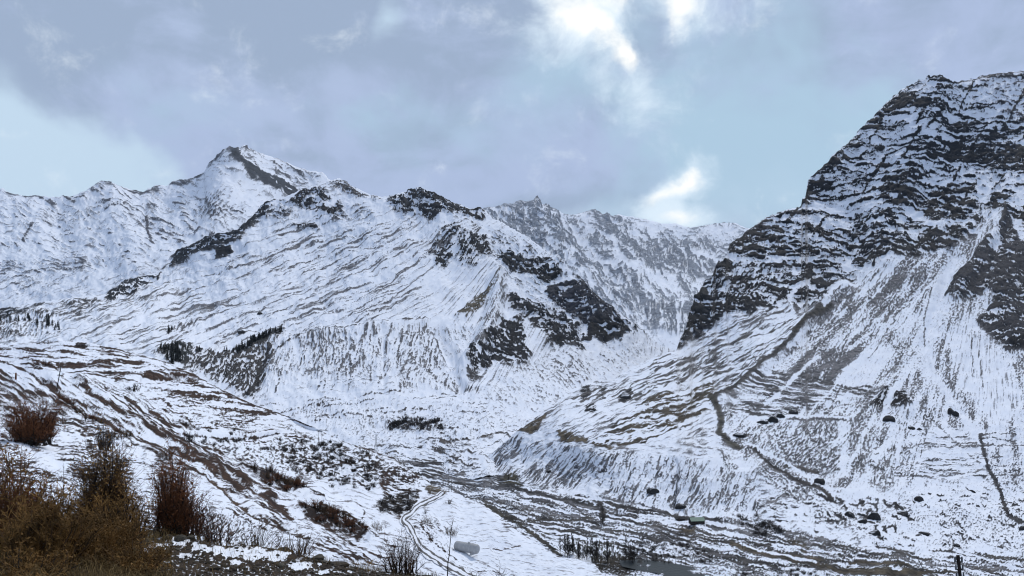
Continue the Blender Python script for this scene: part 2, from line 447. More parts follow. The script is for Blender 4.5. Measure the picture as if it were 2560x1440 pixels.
GL = gen_lines; SLATE = (.17, .17, .178)
CLIFF = [(1700,870),(1730,760),(1800,650),(1960,530),(2010,500),(2040,430),(2330,205),(2640,175),(2640,600),(2480,530),(2380,630),(2240,660),(2130,690),(2060,765),(1960,765),(1800,800)]
FIELDS = [(1480,1105),(1620,990),(1790,950),(1785,1010),(1700,1090),(1560,1118)]
L_A = GL([(1200,520),(1340,505),(1480,540),(1760,620),(1800,690),(1720,760),(1600,800),(1420,690)], 90, (25,60), (30,110), (2.6,4.5), .85, None, 1) + GL([(1200,520),(1340,505),(1480,540),(1760,620),(1800,690),(1720,760),(1600,800),(1420,690)], 80, (20,60), (30,110), (2.5,5), -1, None, 2)
L_B = GL([(-60,500),(440,475),(560,480),(640,510),(540,600),(300,690),(-60,740)], 70, (8,28), (14,60), (2.2,3.6), .8, None, 3) + GL([(590,385),(800,440),(760,470),(640,425)], 16, (22,32), (20,70), (2,3.2), .75, None, 4) + GL([(580,400),(640,435),(740,485),(690,480),(610,435)], 8, (28,36), (16,40), (2,3), -1, None, 5)
SLOPE = [(640,600),(760,540),(1000,560),(1160,570),(1080,680),(1100,780),(880,815),(700,840),(480,880),(180,850),(300,800),(480,700)]
L_C = GL(SLOPE, 60, None, (90,320), (1.7,3.2), .7, SLATE, 6, 4, 4, (1650,250)) + GL(SLOPE, 40, None, (90,320), (1.7,3.2), .7, SLATE, 7, 4, 3, (1900,350)) + GL(SLOPE, 26, None, (90,260), (3,6), -1, None, 8, 4, 4, (1800,300))
L_C += GL([(700,840),(1080,812),(1150,940),(1110,970),(960,970),(680,1000)], 46, (85,118), (20,75), (2.2,4), .72, SCREE, 9) + GL([(560,960),(640,1000),(660,900),(700,840),(520,885),(410,890)], 34, (-70,-30), (20,60), (2.5,4.5), .85, (.04,.04,.04), 10)
L_C += GL([(600,1010),(1180,985),(1300,1060),(1200,1180),(900,1130)], 46, (-14,10), (20,110), (1.8,3), .7, (.06,.055,.055), 11) + GL([(1330,900),(1560,880),(1600,910),(1480,960),(1320,1040)], 30, (25,48), (20,90), (1.8,3), .62, SCREE, 12)
for k, pl in enumerate([[(1263,756),(1284,749),(1440,839),(1466,876),(1440,890),(1357,860)],[(1365,722),(1440,722),(1560,805),(1575,850),(1465,850),(1402,782)],[(1249,812),(1282,794),(1326,887),(1320,925),(1160,917)],[(1286,681),(1350,655),(1395,681),(1372,707)],[(958,486),(1058,482),(1171,521),(1137,556),(1008,546)],[(1067,650),(1108,592),(1150,596),(1137,646),(1092,667)],[(428,637),(517,593),(607,562),(680,500),(711,507),(640,558),(579,608),(467,663)],[(723,498),(809,478),(860,545),(800,560)],[(264,737),(311,702),(404,690),(346,733),(272,756)],[(1162,530),(1208,520),(1210,556),(1142,562)]]):
    a0 = (8,30) if k in (0,1,2,3,4) else (-30,12)
    L_C += GL(pl, 24, a0, (14,60), (2,4.4), -1, None, 20 + k, 6) + GL(pl, 14, a0, (14,50), (2,3.6), .98, BLK, 40 + k, 5)
L_D = GL(CLIFF, 170, (-1,10), (40,260), (2.2,6), .97, BLK, 60, 7) + GL(CLIFF, 170, (-2,11), (40,240), (2.2,5.5), -1, None, 61, 7) + GL(CLIFF, 24, (-64,-38), (40,140), (3,7), .97, BLK, 62, 6)
L_D += GL([(2375,740),(2450,620),(2513,540),(2640,650),(2640,875),(2500,860),(2440,806)], 34, (0,24), (20,90), (2,4), -1, None, 63)
L_D += GL(FIELDS, 60, (-20,-6), (40,170), (2.6,5.5), 1.1, (.06,.05,.036), 64, 3) + GL(FIELDS, 46, (-22,-8), (50,200), (2.5,5), -1, None, 65, 3)
L_D += GL([(1400,1005),(1540,958),(1640,900),(1820,805),(1960,770),(2050,780),(1880,950),(1700,960),(1560,1010)], 60, (-36,-14), (70,260), (2,3.6), .9, (.085,.082,.08), 66, 3) + GL([(1800,950),(1960,925),(2110,965),(2280,970),(2260,985),(2100,1000),(1960,1045),(1830,1040)], 52, (4,10), (60,190), (2,3.2), .95, (.06,.06,.06), 67, 2.5)
L_D += GL([(1780,760),(1900,740),(1960,770),(1820,810),(1720,870)], 20, (-45,-25), (30,110), (2.5,4.5), .85, ROCKW, 68, 4)
FAN = [(2060,780),(2140,700),(2380,640),(2420,800),(2500,1000),(2300,1200),(2100,1180),(1880,1050)]
L_D += GL(FAN, 40, None, (60,200), (2,3.4), .6, SCREE, 69, 4, 5, (2480,480)) + GL(FAN, 26, None, (60,200), (4,10), -1, None, 70, 4, 5, (2480,480))
L_D += GL([(1210,1155),(1292,1090),(1490,1128),(1560,1150),(1480,1232),(1290,1208)], 46, (-56,-38), (24,80), (2.2,4), .8, SCREE, 71, 4) + GL([(1490,1130),(1720,1150),(1885,1182),(1900,1285),(1700,1280),(1500,1236)], 46, (-78,-50), (24,80), (2.2,4), .78, SCREE, 72, 5) + GL([(1250,1100),(1720,1150),(1885,1182),(1900,1285),(1700,1280),(1290,1208)], 30, (-75,-45), (24,80), (3,7), -1, None, 73, 5)
PLAIN = [(860,1132),(1200,1165),(1290,1216),(1500,1248),(1700,1292),(1900,1308),(2100,1360),(2600,1395),(2600,1440),(1900,1440),(1560,1400),(1300,1330),(1000,1180)]
L_D += GL(PLAIN, 110, (6,15), (110,460), (1.9,4.6), .95, (.05,.047,.044), 74, 5) + GL(PLAIN, 50, (6,15), (110,400), (2.4,5.5), -1, None, 75, 5) + GL(PLAIN, 14, (7,13), (160,420), (5,9), .8, (.14,.14,.145), 58, 4) + GL([(2260,1080),(2560,1080),(2560,1200),(2300,1200)], 16, (-2,6), (80,220), (2,3), .9, (.08,.08,.082), 76, 3)
L_D += GL([(1900,1190),(2100,1250),(2300,1230),(2560,1210),(2560,1380),(2100,1370),(1900,1290)], 120, (-5,40), (8,26), (2.4,4.4), .92, (.03,.03,.032), 77, 3) + GL([(1880,1060),(2280,1060),(2280,1200),(2000,1180)], 60, (-60,20), (8,24), (2.2,3.6), .85, (.06,.06,.06), 78, 3)
L_D += GL([(2040,1235),(2240,1255),(2290,1300),(2200,1360),(2080,1320)], 34, (-20,70), (8,30), (4,8), 1.1, (.02,.02,.022), 79, 4) + GL([(2090,700),(2240,668),(2330,660),(2260,790),(2100,940),(1960,1010),(1900,1000),(2000,860)], 90, None, (10,40), (1.8,3), .8, (.085,.085,.088), 90, 3, 12, (2480,480))
L_E = GL([(-80,866),(250,868),(660,1018),(560,1040),(380,965),(180,940),(-80,930)], 60, (1,10), (90,320), (2,4.2), 1.0, BRN, 80, 3) + GL([(-80,866),(250,868),(660,1018),(560,1040),(380,965),(180,940),(-80,930)], 40, (1,10), (90,320), (3,6), -1, None, 57, 3) + GL([(-80,925),(180,935),(420,1005),(700,1270),(520,1200),(350,1100),(150,1010),(-80,1010)], 60, (26,40), (40,190), (2.4,6), .88, BRN, 81, 6) + GL([(-80,925),(180,935),(420,1005),(700,1270),(520,1200),(350,1100),(150,1010)], 40, (24,40), (40,190), (2.4,6), -1, None, 82, 6)
L_E += GL([(-80,1020),(140,1030),(330,1095),(420,1165),(520,1290),(300,1370),(-80,1370)], 120, (2,13), (20,100), (1.6,2.8), .85, (.04,.028,.022), 83, 4) + GL([(380,960),(560,1030),(820,1100),(960,1140),(800,1130),(500,1090)], 40, (-8,12), (24,120), (1.7,2.8), .8, BRN, 84, 5)
L_E += GL([(560,1190),(760,1330),(980,1410),(900,1420),(700,1340),(560,1280)], 50, (20,36), (30,120), (1.8,3.6), .88, BRN, 85, 5) + GL([(700,1120),(1060,1195),(1060,1240),(800,1200)], 40, (-10,24), (12,50), (2.2,4), .9, DKB, 86, 6)

# --- far range closing the side valley
A = make_sheet('mountain_far',
    [(1140,548),(1180,530),(1207,521),(1225,519),(1245,516),(1266,508),(1280,510),(1299,501),(1316,506),(1326,503),(1331,506),(1337,497),(1343,508),(1355,517),(1365,510),(1374,519),(1387,523),(1410,534),(1440,536),(1460,531),(1477,529),(1500,540),(1519,541),(1545,537),(1575,542),(1612,548),(1650,559),(1687,560),(1725,569),(1755,565),(1800,558),(1837,558),(1864,569),(1900,582),(1960,600)],
    [(1140,905),(1960,905)],
    [(1140,548,5000),(1340,497,5600),(1480,530,6000),(1600,545,6800),(1800,558,7500),(1960,600,7500),(1140,905,3000),(1500,800,3300),(1600,850,2700),(1700,862,2650),(1960,890,2900),(1700,700,4700),(1450,650,4500),(1850,680,5400),(1690,770,3300)],
    2.5, 2.5,
    [([(1200,515),(1345,497),(1400,540),(1470,640),(1560,760),(1460,720),(1300,590)],26,dict(cov=.62,ang=48,len=46,wid=9,warp=14,col=HAZED_ROCK,crag=.9)),
     ([(1470,525),(1545,545),(1600,600),(1760,640),(1800,680),(1740,690),(1640,665),(1560,640),(1490,580)],22,dict(cov=.66,ang=38,len=30,wid=9,warp=14,crag=1)),
     ([(1560,600),(1640,600),(1770,650),(1790,690),(1700,695),(1630,670),(1580,660)],16,dict(cov=.62,ang=55,len=24,wid=8,warp=14,crag=1)),
     ([(1560,543),(1690,567),(1870,572),(1900,600),(1800,612),(1720,606),(1640,585)],16,dict(cov=.13,ang=10,len=50,wid=8)),
     ([(1590,560),(1640,600),(1560,590)],14,dict(cov=.3)),
     ([(1575,668),(1640,686),(1720,702),(1755,722),(1735,742),(1680,735),(1620,704)],10,dict(cov=.04)),
     ([(1690,702),(1720,712),(1725,735),(1690,728)],8,dict(cov=.75)),
     ([(1710,620),(1760,640),(1790,660),(1740,650)],8,dict(cov=.05)),
     ([(1600,735),(1660,760),(1735,760),(1740,830),(1690,850),(1640,830),(1590,790)],14,dict(cov=.66,ang=82,len=40,wid=7,warp=8,crag=.8)),
     ([(1560,838),(1610,828),(1660,833),(1700,842),(1720,870),(1700,900),(1560,900)],8,dict(cov=0.0,crag=0)),
     ([(1440,690),(1520,700),(1600,780),(1640,840),(1560,800)],20,dict(cov=.45,ang=45,len=40,wid=8,warp=10))],
    [([(1692,765),(1694,800),(1693,838)],5,-1),([(1657,780),(1655,815)],4,-1),([(1705,745),(1700,800)],3,-1),
     ([(1610,690),(1660,700),(1700,720)],6,-1),([(1400,560),(1450,620),(1520,660)],7,-1),([(1520,600),(1550,660),(1600,700)],6,-1),
     ([(1480,535),(1490,570),(1520,600)],6,.8)],
    [([(1477,529),(1520,600),(1600,690)],40,8),([(1337,497),(1380,600),(1460,700)],46,9),([(1420,540),(1460,620),(1540,700)],30,-9)],
    mt_far, dict(cov=.50,ang=42,len=44,wid=9,warp=16,col=HAZED_ROCK,crag=.8), 11, (2.0,11.0), (4,1.0,.7), amp=3.2, rockamp=6, extra=L_A, lsc=(1.2, 1.1))

# --- far-left massif with the pyramid peak
B = make_sheet('mountain_peak',
    [(-70,472),(0,474),(5,471),(20,480),(60,491),(85,488),(150,491),(157,487),(175,492),(215,478),(235,465),(257,457),(280,462),(320,472),(358,480),(365,476),(380,468),(395,462),(420,465),(430,452),(470,448),(500,437),(514,427),(518,412),(530,402),(550,392),(562,389),(567,382),(573,388),(590,377),(603,370),(610,364),(617,369),(630,376),(650,385),(690,397),(720,410),(760,425),(790,431),(805,432),(820,446),(850,462),(900,500),(960,540)],
    [(-70,890),(960,890)],
    [(-70,472,4300),(260,457,4500),(430,452,4600),(567,383,4300),(610,369,4900),(800,432,5000),(950,540,4600),(-70,800,2300),(0,640,3100),(300,600,3200),(480,560,3300),(640,500,3700),(720,500,4200),(690,440,4700),(400,680,2600),(-70,890,1900),(960,890,2200),(700,700,2900)],
    2.5, 2.5,
    [([(-70,480),(440,470),(560,520),(500,640),(200,740),(-70,760)],30,dict(cov=.13,ang=24,len=40,wid=9,warp=14)),
     ([(592,374),(612,369),(632,378),(626,390),(605,386)],5,dict(cov=.85)),
     ([(514,428),(520,410),(545,395),(566,386),(580,402),(560,412),(535,420)],6,dict(cov=.62,ang=5,len=30,wid=7)),
     ([(425,462),(432,452),(500,438),(515,430),(500,445),(470,462),(440,465)],6,dict(cov=.8)),
     ([(215,480),(257,457),(320,470),(392,480),(350,490),(290,480),(240,482)],7,dict(cov=.66,ang=18,len=36,wid=7)),
     ([(365,480),(395,464),(402,480),(385,488)],5,dict(cov=.7)),
     ([(585,385),(630,380),(720,412),(815,440),(800,462),(700,445),(620,415)],8,dict(cov=.27,ang=27,len=60,wid=8,warp=6)),
     ([(564,386),(592,420),(640,424),(692,446),(760,482),(744,496),(690,490),(648,474),(608,446),(574,418)],5,dict(cov=1.2,col=(.022,.028,.038),ang=30,len=60,wid=12,crag=.4)),
     ([(500,500),(590,485),(600,540),(540,575),(490,550)],24,dict(cov=.44,ang=-30,len=14,wid=8)),
     ([(330,545),(470,560),(520,585),(470,600),(350,580)],14,dict(cov=.42,ang=22,len=36,wid=7,warp=8)),
     ([(260,600),(400,610),(390,640),(280,620)],14,dict(cov=.3,ang=20,len=36,wid=7)),
     ([(0,560),(90,560),(120,600),(60,610)],16,dict(cov=.3)),
     ([(0,645),(240,660),(235,685),(0,690)],14,dict(cov=.4,ang=10,len=36,wid=8)),
     ([(-70,690),(200,690),(420,640),(300,720),(100,760),(-70,780)],20,dict(cov=.2,ang=-22,len=90,wid=6,warp=3))],
    [([(60,604),(68,585),(82,560)],6,.75),([(367,545),(369,575),(382,612)],5,.9),([(375,548),(420,560),(435,570)],5,.8),([(400,580),(432,588)],4,.8),
     ([(0,478),(60,492),(85,489),(140,502)],4,.7),([(160,488),(185,505)],4,.7),([(470,560),(490,585),(500,575)],7,.7),([(130,520),(160,530)],3,.7),([(210,550),(225,540)],3,.7),
     ([(250,540),(310,530),(320,515)],3,.7),([(430,448),(380,470)],4,.5)],
    [([(567,385),(600,430),(690,487)],34,10),([(610,370),(690,400),(800,436)],30,7),([(567,385),(560,450),(540,560)],60,8),([(260,460),(300,540),(330,640)],70,10),([(130,490),(160,600)],60,-8)],
    mt_far, dict(cov=.14,ang=20,len=50,wid=9,warp=12,col=(.085,.088,.10),crag=.35), 21, (2.2,13.0), (5,1.0,.8), amp=3.2, rockamp=4.5, extra=L_B, lsc=(1.1, 1.15))

# --- the central mountain and the upper valley floor
streak_hi = dict(cov=.075,pat='fan',apex=(1500,330),len=150,R=700,wid=8)
C = make_sheet('mountain_central',
    [(-70,768),(0,770),(60,766),(120,752),(200,742),(264,734),(290,716),(311,701),(350,690),(392,682),(410,664),(430,638),(455,618),(480,611),(517,594),(545,588),(575,579),(600,566),(625,548),(640,533),(655,512),(680,500),(705,495),(725,488),(745,478),(770,468),(800,462),(833,450),(850,446),(865,455),(880,466),(900,475),(925,485),(950,492),(975,491),(992,486),(1010,481),(1033,475),(1050,478),(1065,487),(1090,495),(1100,500),(1115,498),(1130,507),(1150,512),(1175,522),(1200,519),(1212,526),(1230,545),(1256,556),(1285,575),(1312,588),(1357,622),(1387,642),(1425,682),(1455,706),(1481,728),(1510,752),(1537,777),(1575,800),(1605,825),(1624,843),(1650,862),(1690,880),(1780,905)],
    [(-70,1195),(1780,1195)],
    [(-70,768,1650),(300,705,2000),(560,588,2300),(740,480,2600),(850,447,2700),(1040,477,2500),(1200,521,2200),(1400,655,1950),(1560,790,1750),(1640,855,1650),(1780,905,1550),
     (-70,860,1050),(250,870,980),(420,900,930),(650,1000,880),(450,780,1500),(650,830,1250),(900,820,1250),(1000,700,1600),(800,640,1950),(1240,720,1700),(1250,900,1150),(1000,1000,880),(1000,1080,FY(1080,76)),
     (900,1130,FY(1130)),(1100,1150,FY(1150)),(1200,1190,FY(1190)),(700,1130,FY(1130)),(-70,1195,FY(1195)),(400,1195,FY(1195)),(400,1050,800),(1400,900,1350),(1530,900,1450),(1400,1000,1000),(1620,910,1480),(1300,1080,770),(1500,1100,820),(1780,1000,1200),(1780,1195,700),(1120,930,1080)],
    du, 2.3,
    [([(740,490),(1210,530),(1200,640),(900,800),(500,860),(200,860),(300,760),(560,640)],40,streak_hi),
     ([(300,800),(560,740),(860,700),(1080,690),(1100,800),(860,820),(640,850),(420,880),(180,860)],30,dict(cov=.15,pat='fan',apex=(1900,350),len=180,R=1000,wid=8)),
     ([(-70,690),(260,740),(420,680),(560,640),(480,720),(300,800),(160,850),(-70,860)],22,dict(cov=.25,ang=-20,len=70,wid=9,warp=5)),
     ([(-70,770),(140,775),(150,830),(60,850),(-70,850)],18,dict(cov=.5,ang=-60,len=16,wid=8,warp=6)),
     # ridge crags, left to right
     ([(428,637),(455,618),(517,593),(575,581),(607,562),(638,536),(653,511),(680,499),(711,505),(715,534),(677,542),(642,558),(622,577),(607,604),(579,608),(544,628),(498,651),(467,663),(424,674),(435,647)],9,dict(cov=.88,ang=-20,len=40,wid=9,warp=8,col=ROCK,crag=1)),
     ([(455,640),(520,612),(570,600),(540,625),(480,650)],12,dict(cov=0.88,col=BLK)),
     ([(544,628),(583,616),(589,635),(566,645),(548,653)],4,dict(cov=1.0,col=BLK,crag=1)),
     ([(560,670),(575,645),(600,660),(570,690),(540,710)],10,dict(cov=.5,ang=-40,len=20,wid=7)),
     ([(585,632),(655,640),(650,652),(590,650)],7,dict(cov=.5)),
     ([(262,740),(311,702),(350,692),(404,688),(397,702),(350,713),(346,733),(319,744),(295,748),(270,757)],9,dict(cov=.88,ang=-20,len=26,wid=9,col=ROCK,crag=1)),
     ([(-70,768),(70,768),(100,760),(62,784),(-70,806)],10.5,dict(cov=0.79,ang=-10,len=40,wid=9,col=BLK)),
     ([(160,755),(240,740),(260,760),(180,775)],9,dict(cov=.6,ang=-15,len=24,wid=7)),
     ([(390,660),(425,650),(430,670),(400,672)],9,dict(cov=0.72)),
     ([(723,498),(754,476),(809,476),(830,503),(797,517),(758,525),(723,515)],10,dict(cov=.66,ang=15,len=26,wid=8,warp=10,col=ROCKW,crag=1)),
     ([(801,523),(850,509),(868,545),(838,558),(808,556)],13.5,dict(cov=0.67,ang=15,len=22,wid=8,col=ROCKW,crag=1)),
     ([(739,562),(797,556),(803,581),(750,575)],9,dict(cov=.62,col=ROCKW,crag=1)),
     ([(660,500),(725,490),(740,540),(690,560)],14,dict(cov=.45,ang=-10,len=22,wid=8,crag=.8)),
     ([(820,455),(860,450),(900,478),(950,492),(960,510),(900,500),(860,480)],8,dict(cov=.55,ang=25,len=24,wid=8,crag=1)),
     ([(885,520),(930,528),(935,548),(900,545)],9,dict(cov=.5,crag=.8)),
     ([(955,486),(992,484),(1033,473),(1058,481),(1092,494),(1121,498),(1142,510),(1175,521),(1171,537),(1137,556),(1092,560),(1058,548),(1008,546),(975,523)],16.5,dict(cov=0.65,ang=20,len=28,wid=9,warp=12,col=ROCK,crag=1.2)),
     ([(1018,500),(1030,474),(1055,480),(1045,500)],7.5,dict(cov=0.87,col=BLK,crag=1.2)),
     ([(1050,540),(1092,528),(1110,545),(1080,558)],9,dict(cov=0.84,col=BLK)),
     ([(1160,529),(1208,519),(1212,554),(1180,562),(1142,562)],10.5,dict(cov=0.76,ang=8,len=30,wid=7,col=ROCKW,crag=1.2)),
     ([(1067,650),(1075,621),(1108,592),(1137,577),(1152,594),(1137,608),(1117,625),(1137,646),(1117,667),(1092,667)],10.5,dict(cov=0.77,ang=-25,len=26,wid=8,col=ROCK,crag=1.1)),
     ([(1137,600),(1210,590),(1230,650),(1200,672),(1171,685),(1140,673)],11,dict(cov=.54,ang=-50,len=26,wid=8,col=ROCK,crag=1)),
     ([(1180,560),(1205,565),(1200,590),(1180,585)],6,dict(cov=.6)),
     # right flank, dark buttresses
     ([(1215,570),(1300,590),(1420,690),(1540,790),(1600,840),(1480,870),(1330,780),(1250,700)],20,dict(cov=.27,ang=36,len=30,wid=9,warp=8,col=ROCK,crag=.6)),
     ([(1245,644),(1275,628),(1301,642),(1308,662),(1286,679),(1268,674),(1241,662)],10.5,dict(cov=0.77,ang=15,len=22,wid=8,col=ROCK,crag=1.1)),
     ([(1284,681),(1320,658),(1350,653),(1398,681),(1395,702),(1370,709),(1327,698)],9,dict(cov=0.84,ang=20,len=26,wid=9,col=BLK,crag=1.1)),
     ([(1363,722),(1395,714),(1440,720),(1485,750),(1530,777),(1562,805),(1577,850),(1549,860),(1500,856),(1462,851),(1470,820),(1440,805),(1402,782),(1370,749)],12,dict(cov=0.81,ang=25,len=26,wid=9,warp=10,col=(.030,.033,.042),crag=1.2)),
     ([(1475,815),(1540,815),(1575,848),(1549,859),(1465,850)],6,dict(cov=1.0,col=BLK)),
     ([(1405,740),(1440,745),(1445,785),(1405,770)],10,dict(cov=1.0,col=(.02,.024,.036))),
     ([(1410,670),(1462,704),(1519,752),(1575,797),(1624,842),(1590,842),(1560,801),(1485,745),(1440,719)],9,dict(cov=.5,ang=42,len=40,wid=7,warp=4,col=ROCKW,crag=.8)),
     ([(1262,754),(1284,748),(1324,769),(1369,788),(1414,807),(1442,839),(1468,876),(1447,895),(1414,889),(1361,867),(1357,842),(1320,816),(1292,797)],12,dict(cov=0.77,ang=24,len=24,wid=9,warp=10,col=ROCK,crag=1.2)),
     ([(1380,865),(1440,862),(1466,876),(1447,893),(1410,886)],6,dict(cov=1.0,col=BLK)),
     ([(1249,812),(1282,792),(1307,820),(1314,865),(1326,887),(1320,927),(1275,919),(1245,908),(1185,937),(1158,917),(1207,865)],13.5,dict(cov=0.76,ang=14,len=34,wid=8,warp=10,col=ROCK,crag=1.2)),
     ([(1290,870),(1312,868),(1326,890),(1320,925),(1295,915)],6,dict(cov=1.0,col=BLK)),
     ([(1138,930),(1175,932),(1205,947),(1180,957),(1150,946)],7.5,dict(cov=0.77,ang=10,len=22,wid=6)),
     ([(1162,968),(1195,970),(1198,985),(1172,980)],6,dict(cov=0.79)),
     ([(1240,714),(1250,722),(1215,765),(1165,800),(1118,805),(1150,778),(1200,742)],8,dict(cov=.62,ang=-38,len=40,wid=7,warp=4,col=(.085,.075,.055),crag=.8)),
     ([(1246,716),(1262,790),(1210,870),(1160,925),(1140,905),(1195,800)],8,dict(cov=.40,ang=112,len=36,wid=7,warp=4,col=SCREE)),
     ([(1262,700),(1320,750),(1290,760),(1255,740)],9,dict(cov=.05)),
     # fans and the lower face
     ([(700,832),(1080,808),(1160,940),(1130,985),(960,985),(640,1010),(655,900)],16,dict(cov=.30,ang=100,len=28,wid=10,warp=12,col=SCREE,crag=.3,speck=.4)),
     ([(720,960),(1000,930),(960,1000),(660,1030)],20,dict(cov=.12,ang=-5,len=40,wid=8)),
     ([(1090,820),(1150,800),(1190,850),(1150,910),(1110,880)],14,dict(cov=.30,ang=60,len=30,wid=7,warp=10)),
     ([(380,890),(400,865),(450,855),(520,880),(600,865),(705,836),(690,880),(655,960),(640,1005),(560,965),(480,932),(420,905)],9,dict(cov=.56,ang=-52,len=26,wid=9,warp=12,col=(.05,.047,.045),crag=.6,speck=.35)),
     ([(410,880),(440,860),(478,868),(470,905),(430,915)],12,dict(cov=0.79,ang=90,len=20,wid=8,col=(.016,.02,.02))),
     ([(590,872),(628,850),(640,866),(600,885)],9,dict(cov=0.68,col=(.016,.02,.02))),
     ([(625,861),(647,846),(672,831),(688,824),(708,826),(705,834),(675,847),(635,864)],4,dict(cov=1.0,col=(.016,.02,.02))),
     ([(590,840),(605,832),(612,835),(600,841)],6,dict(cov=0.85,col=(.02,.024,.024))),
     ([(410,820),(450,800),(520,790),(480,830),(430,850)],12,dict(cov=.5,ang=-35,len=26,wid=8)),
     # valley floor and moraine apron
     ([(600,1010),(1180,985),(1420,990),(1640,900),(1780,920),(1780,1200),(-70,1200),(-70,1010)],24,dict(cov=.12,ang=-6,len=18,wid=8,warp=6,col=(.075,.07,.068),crag=.05,speck=.5,sw=6)),
     ([(1320,900),(1580,860),(1640,900),(1520,960),(1320,1040),(1200,1000)],24,dict(cov=.20,ang=36,len=22,wid=8,col=SCREE,speck=.4,crag=.15)),
     ([(720,1010),(940,985),(1000,1050),(880,1090),(760,1060)],18,dict(cov=.22,ang=100,len=18,wid=7,col=SCREE,speck=.5)),
     ([(960,1052),(1010,1046),(1105,1045),(1112,1072),(1060,1080),(970,1076)],10,dict(cov=.42,ang=90,len=14,wid=10,speck=.6,sw=9,col=(.05,.045,.045))),
     ([(880,1108),(1215,1085),(1300,1080),(1260,1200),(880,1200)],14,dict(cov=.25,ang=12,len=46,wid=7,warp=14,col=(.07,.066,.064),crag=.05))],
    [([(881,781),(917,762),(992,721),(1046,700),(1083,667)],6,.8,SLATE),([(700,777),(762,750),(825,712),(908,687),(967,650)],6,.75,SLATE),([(700,729),(783,708),(837,683),(908,654)],5,.7,SLATE),
     ([(560,840),(700,792),(783,767),(867,729),(933,708)],6,.75,SLATE),([(560,850),(700,810),(804,779),(879,779)],5,.7,SLATE),
     ([(560,905),(640,890),(700,873),(746,850),(783,833),(867,823),(971,810),(1067,804)],6,.8,(.06,.055,.05)),
     ([(412,799),(486,768),(606,764),(661,737),(777,709),(850,682),(920,650)],7,.8,SLATE),([(241,842),(350,779),(486,729),(606,690),(739,620),(800,580)],5,.7,SLATE),
     ([(300,850),(410,800),(500,770),(620,735)],5,.7,SLATE),([(180,850),(300,800),(390,760)],5,.65,SLATE),([(930,640),(1000,600),(1050,560)],4,.6,SLATE),([(780,660),(860,610),(920,580)],4,.6,SLATE),
     ([(917,825),(906,858)],10,.75,SCREE),([(933,825),(946,858),(942,900)],10,.7,SCREE),([(975,825),(967,858),(962,885)],9,.7,SCREE),([(1017,829),(996,867),(992,900)],9,.7,SCREE),([(1033,842),(1021,892),(1008,929)],7,.7,SCREE),
     ([(1042,833),(1062,871),(1100,921),(1150,975)],12,.6,SCREE),([(1087,829),(1096,871),(1125,921)],7,.75,SCREE),([(1058,917),(1096,954),(1142,983)],10,.65,SCREE),
     ([(957,830),(958,960)],6,-1),([(1110,930),(1180,860),(1250,720)],6,-1),([(990,870),(985,930)],5,-1),([(1240,720),(1330,780),(1420,830)],7,-1),
     ([(662,888),(645,930),(640,960),(612,992)],13,.97,(.03,.03,.03)),([(690,880),(665,905)],8,.7),([(700,1030),(800,1012),(890,995),(960,985),(1000,977)],4,.85,(.06,.055,.05)),([(830,1010),(960,972),(1070,972)],4,-1),
     ([(880,1128),(960,1120),(1060,1125),(1130,1118)],3,.7),([(930,1112),(1040,1118),(1140,1150),(1200,1170)],4,.75),([(1000,1155),(1090,1160),(1180,1150)],4,.7),([(1050,1105),(1130,1140),(1170,1165)],3,.7),
     ([(1100,1100),(1180,1095),(1290,1078)],5,.85,(.06,.052,.045)),([(1120,1125),(1160,1135),(1210,1120),(1270,1090)],3,.75),([(1000,1030),(1060,1025),(1080,1020)],3,.7),([(980,1040),(1040,1035)],3,.7),([(1110,1090),(1140,1070)],4,.7)],
    [([(1240,715),(1232,800),(1190,900),(1150,935)],34,16),([(1100,830),(1130,905),(1150,965)],24,-10),([(720,860),(850,830),(1060,806)],20,6),([(957,830),(958,960)],16,-5),([(1062,480),(1120,570),(1240,715)],70,10),
     ([(560,600),(480,680),(380,760)],40,6),([(660,885),(640,960)],24,-8),([(1390,660),(1480,790),(1560,850)],40,10),([(1280,750),(1360,840),(1440,890)],40,8)],
    mt_mid, dict(cov=.15,pat='fan',apex=(1700,200),len=110,R=800,wid=10,col=(.075,.072,.072),crag=.15), 31, (2.8,10.0), (6,1.0,.8), amp=3.6, rockamp=5.0, warp=8.0, extra=L_C, lsc=(.8, .85))

